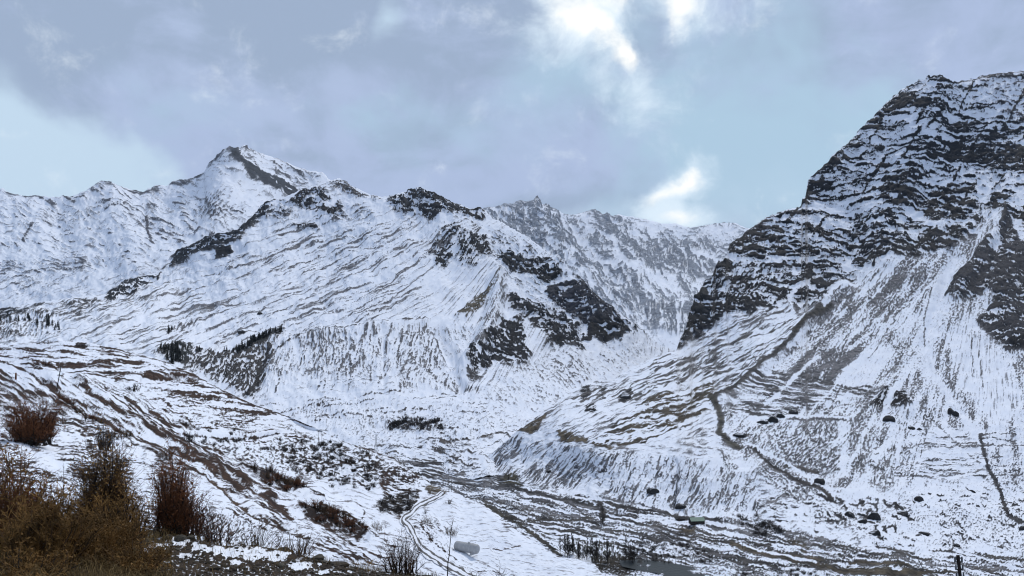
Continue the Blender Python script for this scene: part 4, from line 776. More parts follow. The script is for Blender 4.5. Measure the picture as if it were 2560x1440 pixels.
# --- thawing bank in the foreground; it runs on below the frame to where the camera stands
Fg = make_sheet('ground_foreground',
    [(-160,1275),(0,1285),(100,1296),(250,1310),(330,1328),(420,1338),(470,1346),(520,1356),(560,1366),(640,1364),(700,1374),(760,1392),(820,1402),(860,1413),(900,1420),(960,1429),(1050,1437),(1110,1442),(1160,1449),(1300,1476),(1500,1545),(1800,1620),(2760,1650)],
    [(-160,2300),(2760,2300)],
    [(-160,1275,27),(100,1296,27),(420,1338,27.5),(700,1374,29),(860,1413,29),(1050,1437,29),(1300,1476,32),(1500,1545,40),(1800,1620,50),(2400,1640,61),(2760,1650,64),(-160,1440,15.5),(400,1440,17.2),(800,1440,22.5),(1200,1520,19),(1700,1700,22),(2760,1750,30),(-160,1700,7.2),(400,1700,7.6),(1200,1700,9),(-160,2300,3.0),(1280,2300,3.2),(2760,2300,3.6)],
    3.6, 3.4,
    [([(-160,1250),(340,1330),(420,1440),(420,2300),(-160,2300)],40,dict(cov=1.12,ang=-20,len=30,wid=10,col=(.040,.027,.012))),
     ([(481,1364),(515,1372),(544,1374),(586,1382),(619,1386),(665,1380),(662,1403),(619,1403),(586,1393),(540,1391),(485,1379)],4,dict(cov=-.05)),
     ([(357,1375),(372,1366),(400,1360),(432,1366),(418,1373),(395,1369),(378,1374),(372,1383)],3,dict(cov=0)),([(448,1383),(475,1386),(479,1396),(451,1391)],3,dict(cov=0)),([(428,1352),(438,1356),(462,1360),(472,1358),(462,1367),(430,1362)],2.5,dict(cov=0)),
     ([(665,1392),(700,1386),(726,1384),(724,1398),(690,1404),(665,1403)],3,dict(cov=0)),([(412,1405),(430,1400),(432,1408),(416,1410)],2.5,dict(cov=0)),([(575,1402),(602,1400),(600,1408),(580,1410)],2.5,dict(cov=0)),([(532,1410),(575,1416),(570,1422),(548,1420)],2.5,dict(cov=0)),
     ([(590,1420),(622,1415),(620,1424),(595,1425)],2.5,dict(cov=0)),([(700,1386),(722,1390),(716,1402),(700,1400)],3,dict(cov=0)),([(718,1410),(774,1412),(776,1422),(740,1422),(722,1418)],3,dict(cov=0)),([(780,1425),(840,1430),(850,1436),(800,1436)],2.5,dict(cov=0)),
     ([(705,1426),(725,1424),(720,1432)],2.5,dict(cov=0)),([(790,1412),(803,1410),(803,1416),(792,1416)],2,dict(cov=0)),([(865,1432),(880,1432),(882,1438),(868,1438)],2,dict(cov=0)),([(346,1345),(360,1342),(358,1350)],2,dict(cov=0)),([(388,1346),(402,1347),(398,1350)],2,dict(cov=0))],
    [], [([(420,1345),(560,1372),(760,1400)],16,6),([(380,1390),(560,1410),(800,1428)],14,-3)],
    mt_fore, dict(cov=.86,ang=8,len=20,wid=7,col=(.034,.024,.015),crag=.3,speck=.5,sw=9), 61, (2.0,16.0), (6,.9,.7), rowpow=2.4, amp=3.0, rockamp=5.0, warp=2.0)
TV = 0
for nm, s in (('A',A),('B',B),('C',C),('D',D),('E',E),('F',Fg)):
    TV += s.P.shape[0] * s.P.shape[1]
    print(nm, TV, s.P.shape, 'Y', s.P[...,1].min(), s.P[...,1].max(), 'Z', s.P[...,2].min(), s.P[...,2].max())
# ------------------------------------------------------------------ helpers for things
def mesh_obj(name, verts, faces, mat, parent=None, smooth=False, mats=None, midx=None):
    me = bpy.data.meshes.new(name); me.from_pydata([tuple(v) for v in verts], [], faces); me.update()
    if smooth: me.polygons.foreach_set('use_smooth', [True] * len(me.polygons))
    for m in (mats or [mat]): me.materials.append(m)
    if midx is not None: me.polygons.foreach_set('material_index', midx)
    o = bpy.data.objects.new(name, me); col.objects.link(o)
    if parent is not None: o.parent = parent
    return o
def tag(o, label, cat, group=None, kind=None):
    o['label'] = label; o['category'] = cat
    if group: o['group'] = group
    if kind: o['kind'] = kind
    return o
def thing(name, label, cat, loc, group=None, rz=0.0, scale=1.0):
    o = bpy.data.objects.new(name, None); col.objects.link(o); o.empty_display_size = 0.3
    o.location = loc; o.rotation_euler = (0, 0, rz); o.scale = (scale,) * 3 if isinstance(scale, (int, float)) else scale
    return tag(o, label, cat, group)
def copy_tree(o, parent=None):
    c = o.copy(); col.objects.link(c)
    if parent is not None: c.parent = parent
    for ch in o.children: copy_tree(ch, c)
    return c

class Geo:
    def __init__(self): self.v = []; self.f = []
    def tube(self, pts, r0, r1, n=3):
        pts = [Vector(p) for p in pts]; b = len(self.v); m = len(pts)
        for i, p in enumerate(pts):
            d = (pts[min(i + 1, m - 1)] - pts[max(i - 1, 0)]).normalized()
            a = d.orthogonal().normalized(); c = d.cross(a); r = r0 + (r1 - r0) * i / (m - 1)
            for k in range(n):
                t = 2 * math.pi * k / n; self.v.append(p + (a * math.cos(t) + c * math.sin(t)) * r)
        for i in range(m - 1):
            for k in range(n):
                q = b + i * n; self.f.append((q + k, q + (k + 1) % n, q + n + (k + 1) % n, q + n + k))
        self.f.append(tuple(b + (m - 1) * n + k for k in range(n))); self.f.append(tuple(b + k for k in reversed(range(n))))
    def box(self, c, sx, sy, sz, rz=0.0):
        b = len(self.v); R = Matrix.Rotation(rz, 3, 'Z')
        for x in (-1, 1):
            for y in (-1, 1):
                for z in (-1, 1): self.v.append(Vector(c) + R @ Vector((x * sx / 2, y * sy / 2, z * sz / 2)))
        for f in [(0,1,3,2),(4,6,7,5),(0,4,5,1),(2,3,7,6),(0,2,6,4),(1,5,7,3)]: self.f.append(tuple(b + i for i in f))
    def leaf(self, p, d, w, l):
        d = Vector(d).normalized(); a = d.orthogonal().normalized(); a.rotate(Matrix.Rotation(random.random() * 6.28, 3, d)); b = len(self.v)
        self.v += [p, p + d * l * .5 + a * w, p + d * l, p + d * l * .5 - a * w]; self.f.append((b, b + 1, b + 2, b + 3))
    def build(self, name, mat, parent=None, smooth=False): return mesh_obj(name, self.v, self.f, mat, parent, smooth)

def plain(name, c, rough=0.85, vary=0.5, scale=3.0, spec=0.2, c2=None):
    m, nt, b = new_mat(name); tcn = nd(nt, 'ShaderNodeTexCoord')
    n = nnoise(nt, scale, 4, 0.6, tcn.outputs['Object'])
    oi = nd(nt, 'ShaderNodeObjectInfo')
    a = tuple(x * (1 - vary) for x in c); d = c2 or tuple(min(1, x * (1 + vary)) for x in c)
    cc = nmix(nt, nstep(nt, n, 0.32, 0.68), a, d)
    j = nmath(nt, 'ADD', nmath(nt, 'MULTIPLY', oi.outputs['Random'], 0.5), 0.75)
    cb = nd(nt, 'ShaderNodeCombineColor')
    for i in range(3): nt.links.new(j, cb.inputs[i])
    nt.links.new(nmix(nt, 1.0, cc, cb.outputs[0], 'MULTIPLY'), b.inputs['Base Color'])
    b.inputs['Roughness'].default_value = rough; b.inputs['Specular IOR Level'].default_value = spec
    return m
def snowcap(name, c, grain, lim=(0.55, 0.85)):
    """stone with snow lying on its upward faces"""
    m, nt, b = new_mat(name); tcn = nd(nt, 'ShaderNodeTexCoord'); g = nd(nt, 'ShaderNodeNewGeometry')
    n = nnoise(nt, grain, 5, 0.65, tcn.outputs['Object']); sp = nd(nt, 'ShaderNodeSeparateXYZ'); nt.links.new(g.outputs['Normal'], sp.inputs[0])
    h = nmath(nt, 'ADD', sp.outputs[2], nmath(nt, 'MULTIPLY', nmath(nt, 'SUBTRACT', n, .5), .9))
    st = nmix(nt, nstep(nt, n, .3, .7), tuple(x * .5 for x in c), tuple(x * 1.5 for x in c))
    nt.links.new(nmix(nt, nstep(nt, h, *lim), st, (.80, .83, .88)), b.inputs['Base Color'])
    bp = nd(nt, 'ShaderNodeBump'); bp.inputs['Strength'].default_value = .6; bp.inputs['Distance'].default_value = .1
    nt.links.new(n, bp.inputs['Height']); nt.links.new(bp.outputs[0], b.inputs['Normal'])
    return m
m_olive = plain('dry_olive_twigs', (.20, .108, .032), vary=.6, scale=1.5)
m_straw = plain('dry_straw_grass', (.19, .125, .048), vary=.6, scale=2.0)
m_brown = plain('brown_twigs', (.10, .058, .028), vary=.6, scale=1.5)
m_rust = plain('rust_twigs', (.13, .05, .02), vary=.6, scale=1.5)
m_dark = plain('dark_twigs', (.020, .015, .012), vary=.5)
m_grey = plain('grey_bare_twigs', (.050, .045, .043), vary=.5)
m_tan = plain('tan_twigs', (.11, .085, .055), vary=.5)
m_pine = plain('dark_needles', (.012, .017, .016), vary=.5)
m_bark = plain('bark', (.03, .024, .02), vary=.4)
m_pole = plain('weathered_pole_wood', (.022, .018, .016), vary=.4, scale=8)
m_steel = plain('galvanised_lattice_steel', (.16, .17, .18), rough=.5, vary=.2)
m_tank = plain('dull_grey_tank_steel', (.46, .46, .455), rough=.5, vary=.10, scale=1.2, spec=.4)
m_tank2 = plain('tank_band_steel', (.38, .38, .38), rough=.5, vary=.15, spec=.4)
m_green = plain('green_sheet_roof', (.008, .09, .06), rough=.45, vary=.25, spec=.4)
m_wall = plain('dark_shed_boards', (.035, .03, .026), vary=.4)
m_stone = snowcap('boulder_stone', (.020, .020, .021), .6, (.80, 1.05))
m_fstone = plain('brown_field_stone', (.040, .031, .021), rough=.8, vary=.45, scale=6.0)
m_fstone2 = plain('grey_field_stone', (.060, .053, .040), rough=.8, vary=.4, scale=6.0)
m_ironbox = plain('rusty_iron', (.05, .035, .028), vary=.4)

def rnd(a, b): return a + (b - a) * random.random()

def shrub(root, h, w, stems, twigs, mat, tmat, seed, r=0.012, lean=0.0, tw=0.22, leaf=0, lmat=None, up=0.75):
    """multi-stemmed bush of curved stems with side twigs; parts: stems, twigs (and dry leaves)"""
    random.seed(seed); g1, g2, g3 = Geo(), Geo(), Geo()
    for _ in range(stems):
        a = rnd(0, 6.283); rad = math.sqrt(random.random()); hh = h * (rnd(.95, 1.18) if random.random() < .10 else rnd(.35, .98)) * (1 - .35 * rad * rad)
        bx, by = .34 * w * rad * math.cos(a), .34 * w * rad * math.sin(a)
        if stems < 14: bx = by = 0.0
        tx, ty = .5 * w * rad * math.cos(a) + lean * hh + rnd(-.14, .14) * w, .5 * w * rad * math.sin(a) + rnd(-.14, .14) * w
        pts = []
        for i in range(5):
            t = i / 4; s = t ** 1.5
            pts.append(Vector((bx + (tx - bx) * s + rnd(-.04, .04) * h, by + (ty - by) * s + rnd(-.04, .04) * h, hh * (t * up + (1 - up) * math.sin(t * 1.57)))))
        g1.tube(pts, r * rnd(1.0, 2.4), r * .4)
        for _k in range(twigs):
            t = rnd(.2, 1.0); i = min(int(t * 4), 3); p = pts[i].lerp(pts[i + 1], t * 4 - i)
            d = Vector((rnd(-1, 1), rnd(-1, 1), rnd(.1, 1.3))).normalized(); l = tw * h * rnd(.4, 1.1)
            q = p + d * l * .5 + Vector((0, 0, .04 * l)); e = p + d * l + Vector((rnd(-.2, .2) * l, rnd(-.2, .2) * l, rnd(0, .3) * l))
            g2.tube([p, q, e], r * .45, r * .18)
            for _m in range(leaf):
                s = rnd(.2, 1); g3.leaf(p.lerp(e, s), (rnd(-1, 1), rnd(-1, 1), rnd(-.5, 1)), r * rnd(.7, 1.6), r * rnd(3, 8))
    o = g1.build('stems', mat, root)
    o['kind'] = 'stuff'
    o = g2.build('twigs', tmat, root); o['kind'] = 'stuff'
    if leaf: o = g3.build('dry_leaves', lmat or tmat, root); o['kind'] = 'stuff'
    return root

def place_shrub(sheet, u, v, hpx, wpx, label, stems, twigs, mat, tmat, seed, name='shrub', sink=.05, **kw):
    p = sheet.at(u, v); m = p.y / F
    t = thing(name, label, 'bush', p - Vector((0, 0, sink)))
    return shrub(t, hpx * m, wpx * m, stems, twigs, mat, tmat, seed, **kw)

# ------------------------------------------------------------------ foreground vegetation
place_shrub(Fg, 30, 1392, 240, 190, 'tall reddish-brown bush at the very left edge of the foreground', 130, 20, m_brown, m_rust, 1, r=.015, leaf=2, lmat=m_olive)
place_shrub(Fg, 112, 1424, 185, 210, 'broad olive-brown bush behind the pale slab in the lower left corner', 150, 18, m_brown, m_olive, 2, r=.014, leaf=2, lmat=m_olive)
place_shrub(Fg, 236, 1404, 120, 220, 'low straw-coloured bush between the lower left corner and the stony mud', 140, 15, m_olive, m_olive, 3, r=.012, leaf=2, lmat=m_olive, up=.6)
place_shrub(Fg, 320, 1432, 80, 200, 'low dark olive brush at the bottom edge left of the stony mud', 120, 12, m_brown, m_olive, 41, r=.011, leaf=2, lmat=m_olive, up=.6)
place_shrub(Fg, 50, 1462, 90, 240, 'dark brown brush along the bottom edge in the left corner', 120, 12, m_dark, m_olive, 42, r=.011, leaf=2, lmat=m_olive, up=.6)
place_shrub(Fg, 190, 1352, 110, 170, 'reddish thicket between the left edge bush and the tallest dark shrub', 90, 14, m_brown, m_rust, 43, r=.012, leaf=3, lmat=m_brown)
place_shrub(Fg, 258, 1356, 268, 110, 'tallest dark brown shrub, narrow, left of the rust-red bush', 90, 20, m_dark, m_brown, 4, r=.015, leaf=2, lmat=m_olive, lean=.02)
place_shrub(Fg, 290, 1372, 150, 170, 'olive bush spreading from the foot of the tallest dark shrub', 90, 14, m_dark, m_olive, 44, r=.012, leaf=2, lmat=m_olive)
place_shrub(Fg, 432, 1346, 212, 90, 'rust-red bush with a dark top beside the foreground stones', 80, 20, m_dark, m_rust, 5, r=.015, leaf=2, lmat=m_rust)
place_shrub(Fg, 452, 1346, 120, 150, 'low rust-red brush round the foot of the dark-topped bush', 90, 15, m_dark, m_rust, 45, r=.012, leaf=2, lmat=m_rust)
place_shrub(Fg, 345, 1336, 105, 130, 'pale grey leafless thicket between the tall brown shrub and the rust-red bush', 46, 6, m_grey, m_grey, 6, r=.008, up=.9)
place_shrub(Fg, 535, 1362, 95, 120, 'small red-brown bush just right of the rust-red bush', 46, 9, m_dark, m_rust, 7, r=.009)
place_shrub(Fg, 640, 1368, 70, 110, 'low twiggy dark bush at the edge of the long snow strip', 36, 7, m_dark, m_brown, 8, r=.008)
place_shrub(Fg, 738, 1394, 66, 110, 'brown thicket of upright twigs above the right end of the snow strip', 52, 8, m_brown, m_grey, 9, r=.008, up=.9)
place_shrub(Fg, 1005, 1436, 100, 120, 'dark brown twiggy bush beside the lower end of the track', 60, 12, m_dark, m_brown, 10, r=.010, leaf=1, lmat=m_rust)
place_shrub(Fg, 905, 1426, 26, 130, 'low fringe of yellow-brown grass left of the dark twiggy bush', 60, 5, m_straw, m_straw, 12, r=.006)
place_shrub(Fg, 1185, 1456, 34, 70, 'small bare shrub with curling twigs at the bottom edge near the tank', 9, 4, m_dark, m_brown, 13, r=.012, tw=.5)
place_shrub(Fg, 1245, 1466, 55, 60, 'second bare twig shrub at the bottom edge, right of the thin stem', 8, 4, m_dark, m_brown, 14, r=.011, tw=.45)
def sapling(sheet, u, v, hpx, lean, label, r, seed, side=7, mat=None, name='sapling'):
    random.seed(seed); p = sheet.at(u, v); m = p.y / F; h = hpx * m
    t = thing(name, label, 'sapling', p - Vector((0, 0, .05)))
    pts = [Vector((lean * h * (i / 7) ** 1.2 + rnd(-.008, .008) * h, rnd(-.01, .01) * h, h * i / 7)) for i in range(8)]
    g = Geo(); g.tube(pts, r, r * .45, 5); g.build('trunk', mat or m_bark, t)
    for k in range(side):
        i = rnd(2.2, 6.9); a = pts[int(i)].lerp(pts[int(i) + 1], i - int(i)); d = Vector((rnd(-1, 1), rnd(-.6, .6), rnd(.4, 1.2))).normalized(); l = h * rnd(.05, .16)
        g = Geo(); g.tube([a, a + d * l * .5, a + d * l + Vector((0, 0, l * .2))], r * .45, r * .15); g.build('branch', mat or m_bark, t)
    return t
sapling(Fg, 1117, 1447, 152, .10, 'single thin bare stem standing up before the grey tank', .022, 20, 6)
sapling(Fg, 157, 1300, 140, .02, 'thin leafless sapling left of the tallest dark shrub', .012, 21, 12, m_grey)
sapling(Fg, 290, 1340, 235, .06, 'slender grey sapling leaning out of the tallest dark shrub', .012, 22, 12, m_grey)

# hillside bushes with a place of their own
for i, (u, v, h, w, st, tg, m1, m2, lab) in enumerate([
    (78, 1112, 116, 130, 170, 18, m_dark, m_rust, 'big rust and black bush on the left slope below the fields'),
    (262, 1128, 62, 46, 40, 10, m_dark, m_dark, 'dark bush whose black top stands above the tallest brown shrub'),
    (285, 1098, 26, 60, 30, 7, m_dark, m_brown, 'flat dark bush on the field edge behind the tallest brown shrub'),
    (415, 1150, 36, 46, 26, 7, m_dark, m_brown, 'brown bush on the slope right above the rust-red bush'),
    (150, 1062, 22, 40, 22, 6, m_dark, m_brown, 'low dark bush right of the big rust and black bush'),
    (333, 980, 22, 44, 26, 7, m_dark, m_dark, 'small black bush alone on the snowy upper field'),
    (205, 869, 12, 34, 22, 6, m_dark, m_dark, 'black bush clump on the crest at the far edge of the fields'),
    (115, 860, 10, 50, 22, 5, m_dark, m_brown, 'low dark brush on the crest at the upper left'),
    (104, 915, 16, 52, 26, 6, m_dark, m_rust, 'dark red brush below the crest beside the leaning pole'),
    (470, 1108, 26, 40, 24, 7, m_dark, m_grey, 'round grey-brown bush on the diagonal field edge'),
    (942, 1326, 28, 40, 34, 7, m_brown, m_tan, 'rounded tan bush alone on the snow left of the track'),
    (1066, 1310, 24, 32, 30, 6, m_brown, m_tan, 'tan bush on the snow just right of the track bend'),
    (1128, 1340, 32, 44, 40, 7, m_brown, m_tan, 'tan bush on the snowfield directly above the grey tank'),
    (1076, 1350, 20, 20, 22, 6, m_brown, m_grey, 'little grey bush between the track and the tank'),
    (1121, 1264, 16, 20, 20, 6, m_dark, m_grey, 'little dark bush on the snow below the bare mud corner'),
    (1063, 1284, 12, 14, 16, 5, m_dark, m_grey, 'smallest bush beside the upper track bend'),
    (1024, 1243, 24, 44, 36, 8, m_dark, m_dark, 'dense black bush left of the upper track'),
    (990, 1284, 22, 44, 30, 7, m_dark, m_grey, 'dark bush clump at the foot of the round snowfield'),
    (960, 1272, 20, 36, 26, 7, m_dark, m_grey, 'grey-black bush at the lower edge of the round snowfield'),
    (1008, 1262, 16, 30, 22, 6, m_dark, m_grey, 'dark bush in the middle of the brush above the track bend'),
    (822, 1278, 20, 36, 26, 6, m_brown, m_tan, 'tan bush at the upper end of the brown hedge'),
    (853, 1152, 22, 30, 26, 7, m_dark, m_dark, 'black round bush on the near slope below the two-post frame'),
    (940, 1172, 22, 40, 26, 7, m_dark, m_grey, 'grey round bush near the right shoulder of the near slope')]):
    place_shrub(E, u, v, h, w, lab, st, tg, m1, m2, 100 + i, r=.024 if v > 1050 else .04, leaf=3, lmat=m2)

# ------------------------------------------------------------------ repeated shrubs and trees (copies share meshes)
def proto_shrub(seed, stems, twigs, mat, tmat, leaf=1):
    g = Geo(); random.seed(seed)
    t = bpy.data.objects.new('shrub', None); shrub(t, 1.0, 1.25, stems, twigs, mat, tmat, seed, r=.022, leaf=leaf, lmat=tmat, tw=.3)
    return t
def scatter(protos, spots, label, group, cat, name):
    for i, (p, s, rz) in enumerate(spots):
        src = protos[i % len(protos)]
        t = src.copy(); col.objects.link(t); t.name = name; t.location = p; t.scale = s; t.rotation_euler = (0, 0, rz)
        tag(t, label, cat, group)
        for ch in src.children:
            c = ch.copy(); col.objects.link(c); c.parent = t
def drop_protos(ps):
    for t in ps:
        for ch in list(t.children): bpy.data.objects.remove(ch)
        bpy.data.objects.remove(t)
def inside(u, v, poly):
    r = False
    for i in range(len(poly)):
        (ax, ay), (bx, by) = poly[i], poly[(i + 1) % len(poly)]
        if (ay > v) != (by > v) and u < (bx - ax) * (v - ay) / (by - ay) + ax: r = not r
    return r
def spots_in(sheet, poly, n, hlo, hhi, wide, seed):
    random.seed(seed); out = []; us = [p[0] for p in poly]; vs_ = [p[1] for p in poly]
    while len(out) < n:
        u, v = rnd(min(us), max(us)), rnd(min(vs_), max(vs_))
        if not inside(u, v, poly): continue
        p = sheet.at(u, v); m = p.y / F; h = rnd(hlo, hhi) * m; w = h * rnd(*wide)
        out.append((p - Vector((0, 0, .05 * h)), (w, w, h), rnd(0, 6.28)))
    return out
small = [proto_shrub(300 + k, 22, 6, m_dark, m_grey if k % 2 else m_dark) for k in range(4)]
brownp = [proto_shrub(310 + k, 26, 7, m_dark, m_brown if k % 2 else m_rust) for k in range(3)]
scatter(small, spots_in(E, [(700,1118),(800,1100),(930,1140),(960,1180),(880,1165),(820,1190),(720,1180)], 60, 8, 15, (.9, 1.4), 1), 'small dark leafless shrub among many dotting the snowy near slope left of centre', 'dark shrubs dotting the near slope', 'bush', 'hillside_shrub')
scatter(small, spots_in(E, [(450,1060),(560,1075),(720,1100),(690,1150),(560,1130),(480,1100)], 40, 7, 12, (.9, 1.5), 2), 'tiny dark shrub in the scatter on the snowy slope under the curved field wall', 'tiny shrubs under the field wall', 'bush', 'hillside_shrub')
scatter(small, spots_in(E, [(800,1195),(880,1178),(940,1195),(930,1225),(860,1222),(810,1215)], 22, 9, 14, (.9, 1.4), 3), 'dark shrub in the row bordering the round snowfield', 'shrubs bordering the round snowfield', 'bush', 'hillside_shrub')
scatter(small, spots_in(E, [(930,1262),(985,1236),(1040,1250),(1030,1280),(985,1292),(950,1282)], 18, 10, 16, (.9, 1.4), 4), 'dark shrub in the thicket above the track bend', 'shrubs in the thicket above the track bend', 'bush', 'hillside_shrub')
scatter(brownp, spots_in(E, [(745,1268),(780,1276),(850,1300),(905,1335),(895,1345),(830,1318),(765,1296)], 26, 14, 26, (.9, 1.5), 5), 'brown bush in the hedge running down the slope left of the track', 'bushes of the hedge left of the track', 'bush', 'hedge_shrub')
scatter(brownp, spots_in(E, [(620,1182),(660,1190),(760,1228),(740,1236),(690,1225),(630,1198)], 18, 14, 24, (.9, 1.6), 6), 'dark red-brown bush in the upper hedge across the near slope', 'bushes of the upper hedge', 'bush', 'hedge_shrub')
scatter(brownp, spots_in(E, [(150,985),(260,1050),(330,1085),(320,1095),(240,1060),(140,1000)], 14, 10, 18, (1, 1.8), 7), 'brown bush along the diagonal bank between the left fields', 'bushes along the diagonal bank', 'bush', 'hedge_shrub')
scatter(small, spots_in(C, [(968,1056),(1010,1050),(1100,1050),(1108,1072),(1060,1080),(975,1078)], 46, 9, 15, (.8, 1.2), 8), 'small dark bush in the rectangular patch of bushes on the valley floor', 'bush patch on the valley floor', 'bush', 'valley_shrub')
scatter(small, spots_in(D, [(1600,1352),(1720,1358),(1800,1400),(1760,1412),(1650,1395),(1590,1380)], 45, 6, 10, (.9, 1.5), 9), 'small dark bush on the gravel bar beside the river', 'bushes on the gravel bar', 'bush', 'valley_shrub')
scatter(small, spots_in(D, [(1850,1290),(1910,1290),(1960,1330),(1900,1345),(1840,1320)], 26, 8, 16, (.9, 1.4), 10), 'dark bush in the brush at the foot of the terrace right of the green shed', 'brush right of the green shed', 'bush', 'valley_shrub')
scatter(small, spots_in(D, [(1840,1430),(1980,1425),(2080,1440),(1980,1460),(1850,1455)], 30, 6, 11, (.9, 1.4), 11), 'small dark bush in the brush along the bottom edge right of the river', 'brush right of the river', 'bush', 'valley_shrub')
drop_protos(small); drop_protos(brownp)

def proto_conifer(seed):
    random.seed(seed); t = bpy.data.objects.new('conifer', None); g = Geo(); g.tube([(0, 0, 0), (0, 0, .5), (0, 0, 1)], .03, .004, 5); g.build('trunk', m_bark, t)
    g = Geo()
    for i in range(150):
        z = rnd(.08, .98); a = rnd(0, 6.28); r = .26 * (1 - z) ** .8 * rnd(.6, 1.15) + .015; b = len(g.v)
        p = Vector((0, 0, z)); e = Vector((r * math.cos(a), r * math.sin(a), z - rnd(.02, .10))); s = Vector((-math.sin(a), math.cos(a), 0)) * r * .45
        g.v += [p, p.lerp(e, .6) + s, e, p.lerp(e, .6) - s]; g.f.append((b, b + 1, b + 2, b + 3))
    o = g.build('crown', m_pine, t); return t
con = [proto_conifer(400 + k) for k in range(3)]
def row(sheet, pts, h0, h1, n, seed, jit=5):
    random.seed(seed); out = []
    for k in range(n):
        s = rnd(0, len(pts) - 1.001); i = int(s); u = pts[i][0] + (pts[i+1][0] - pts[i][0]) * (s - i) + rnd(-jit, jit); v = pts[i][1] + (pts[i+1][1] - pts[i][1]) * (s - i) + rnd(-jit, jit)
        p = sheet.at(u, v); h = rnd(h0, h1) * p.y / F; out.append((p - Vector((0, 0, .04 * h)), (h * 1.1, h * 1.1, h), rnd(0, 6.28)))
    return out
scatter(con, row(C, [(408,882),(430,876),(450,882),(440,906),(428,908),(425,890)], 14, 24, 34, 1, 8), 'dark conifer in the dense clump where the near crest meets the central mountain', 'conifers in the dense clump', 'tree', 'conifer_tree')
scatter(con, row(C, [(470,880),(520,884),(600,880)], 8, 14, 10, 2, 8), 'small lone conifer scattered between the two dark tree clumps', 'scattered small conifers', 'tree', 'conifer_tree')
scatter(con, row(C, [(588,884),(605,876),(625,868)], 12, 20, 22, 3, 7), 'dark conifer in the broken row left of the long black tree belt', 'conifers in the broken row', 'tree', 'conifer_tree')
scatter(con, row(C, [(630,862),(650,850),(672,840),(690,832),(706,832)], 12, 20, 34, 4, 4), 'dark conifer in the long black tree belt on the central slope', 'conifers of the black tree belt', 'tree', 'conifer_tree')
scatter(con, row(C, [(-10,800),(30,796),(70,806),(110,812),(140,820)], 12, 20, 30, 5, 9), 'conifer on the dark spur at the left edge below the far mountain', 'conifers on the left spur', 'tree', 'conifer_tree')
scatter(con, row(C, [(412,840),(430,822)], 12, 18, 7, 6, 5), 'conifer in the small group on the slope above the dense clump', 'conifers above the dense clump', 'tree', 'conifer_tree')
drop_protos(con)

def proto_bare(seed):
    random.seed(seed); t = bpy.data.objects.new('bare_tree', None); g = Geo(); pts = [Vector((rnd(-.02, .02), rnd(-.02, .02), i / 5)) for i in range(6)]; g.tube(pts, .011, .004, 4); g.build('trunk', m_bark, t)
    g = Geo()
    for k in range(40):
        z = rnd(.12, .97); a = rnd(0, 6.28); l = rnd(.12, .34) * (1.15 - z); p = Vector((0, 0, z)); d = Vector((math.cos(a), math.sin(a), rnd(.6, 1.4))).normalized(); e = p + d * l; g.tube([p, e], .010, .004)
        for _ in range(3): q = p.lerp(e, rnd(.3, 1)); g.tube([q, q + Vector((rnd(-1, 1), rnd(-1, 1), rnd(.3, 1.2))).normalized() * l * .45], .007, .003)
    o = g.build('crown', m_dark, t); return t
bt = [proto_bare(420 + k) for k in range(3)]
scatter(bt, row(D, [(1405,1392),(1450,1398),(1500,1400),(1560,1404),(1590,1408)], 34, 62, 34, 7, 7), 'bare riverside tree in the dark stand left of the river', 'bare trees left of the river', 'tree', 'bare_tree')
scatter(bt, row(D, [(1600,1412),(1660,1408),(1720,1412)], 12, 22, 16, 8, 5), 'low bare tree along the near edge of the river', 'low bare trees along the river', 'tree', 'bare_tree')
t = copy_tree(bt[0]); t.name = 'bare_tree'; p = D.at(1507, 1312); t.location = p; t.scale = (11, 11, 50 * p.y / F); tag(t, 'lone dark bare tree on the plain below the terrace face', 'tree')
t = copy_tree(bt[1]); t.name = 'bare_tree'; p = D.at(1272, 1208); t.location = p; t.scale = (7, 7, 24 * p.y / F); tag(t, 'small bare tree on the plain left of the terrace foot', 'tree')
drop_protos(bt)

# ------------------------------------------------------------------ boulders and stones
def rock_mesh(seed, flat=.7, rough=.28, sub=2):
    bm = bmesh.new(); bmesh.ops.create_icosphere(bm, subdivisions=sub, radius=.5); rs = np.random.RandomState(seed); dirs = rs.normal(size=(9, 3)); dirs /= np.linalg.norm(dirs, axis=1)[:, None]; cut = rs.uniform(.26, .46, 9)
    for v in bm.verts:
        n = np.array(v.co); 
        for d, c in zip(dirs, cut):
            k = n @ d
            if k > c: n = n - d * (k - c) * .9
        n = n * (1 + rs.uniform(-.05, .05)); v.co = (n[0], n[1] * .9, n[2] * flat)
    me = bpy.data.meshes.new('rock'); bm.to_mesh(me); bm.free(); return me
rocks = [rock_mesh(500 + k, .75) for k in range(6)]; frocks = [rock_mesh(520 + k, .6) for k in range(6)]
for m in rocks: m.materials.append(m_stone)
for k, m in enumerate(frocks): m.materials.append(m_fstone if k % 2 else m_fstone2)
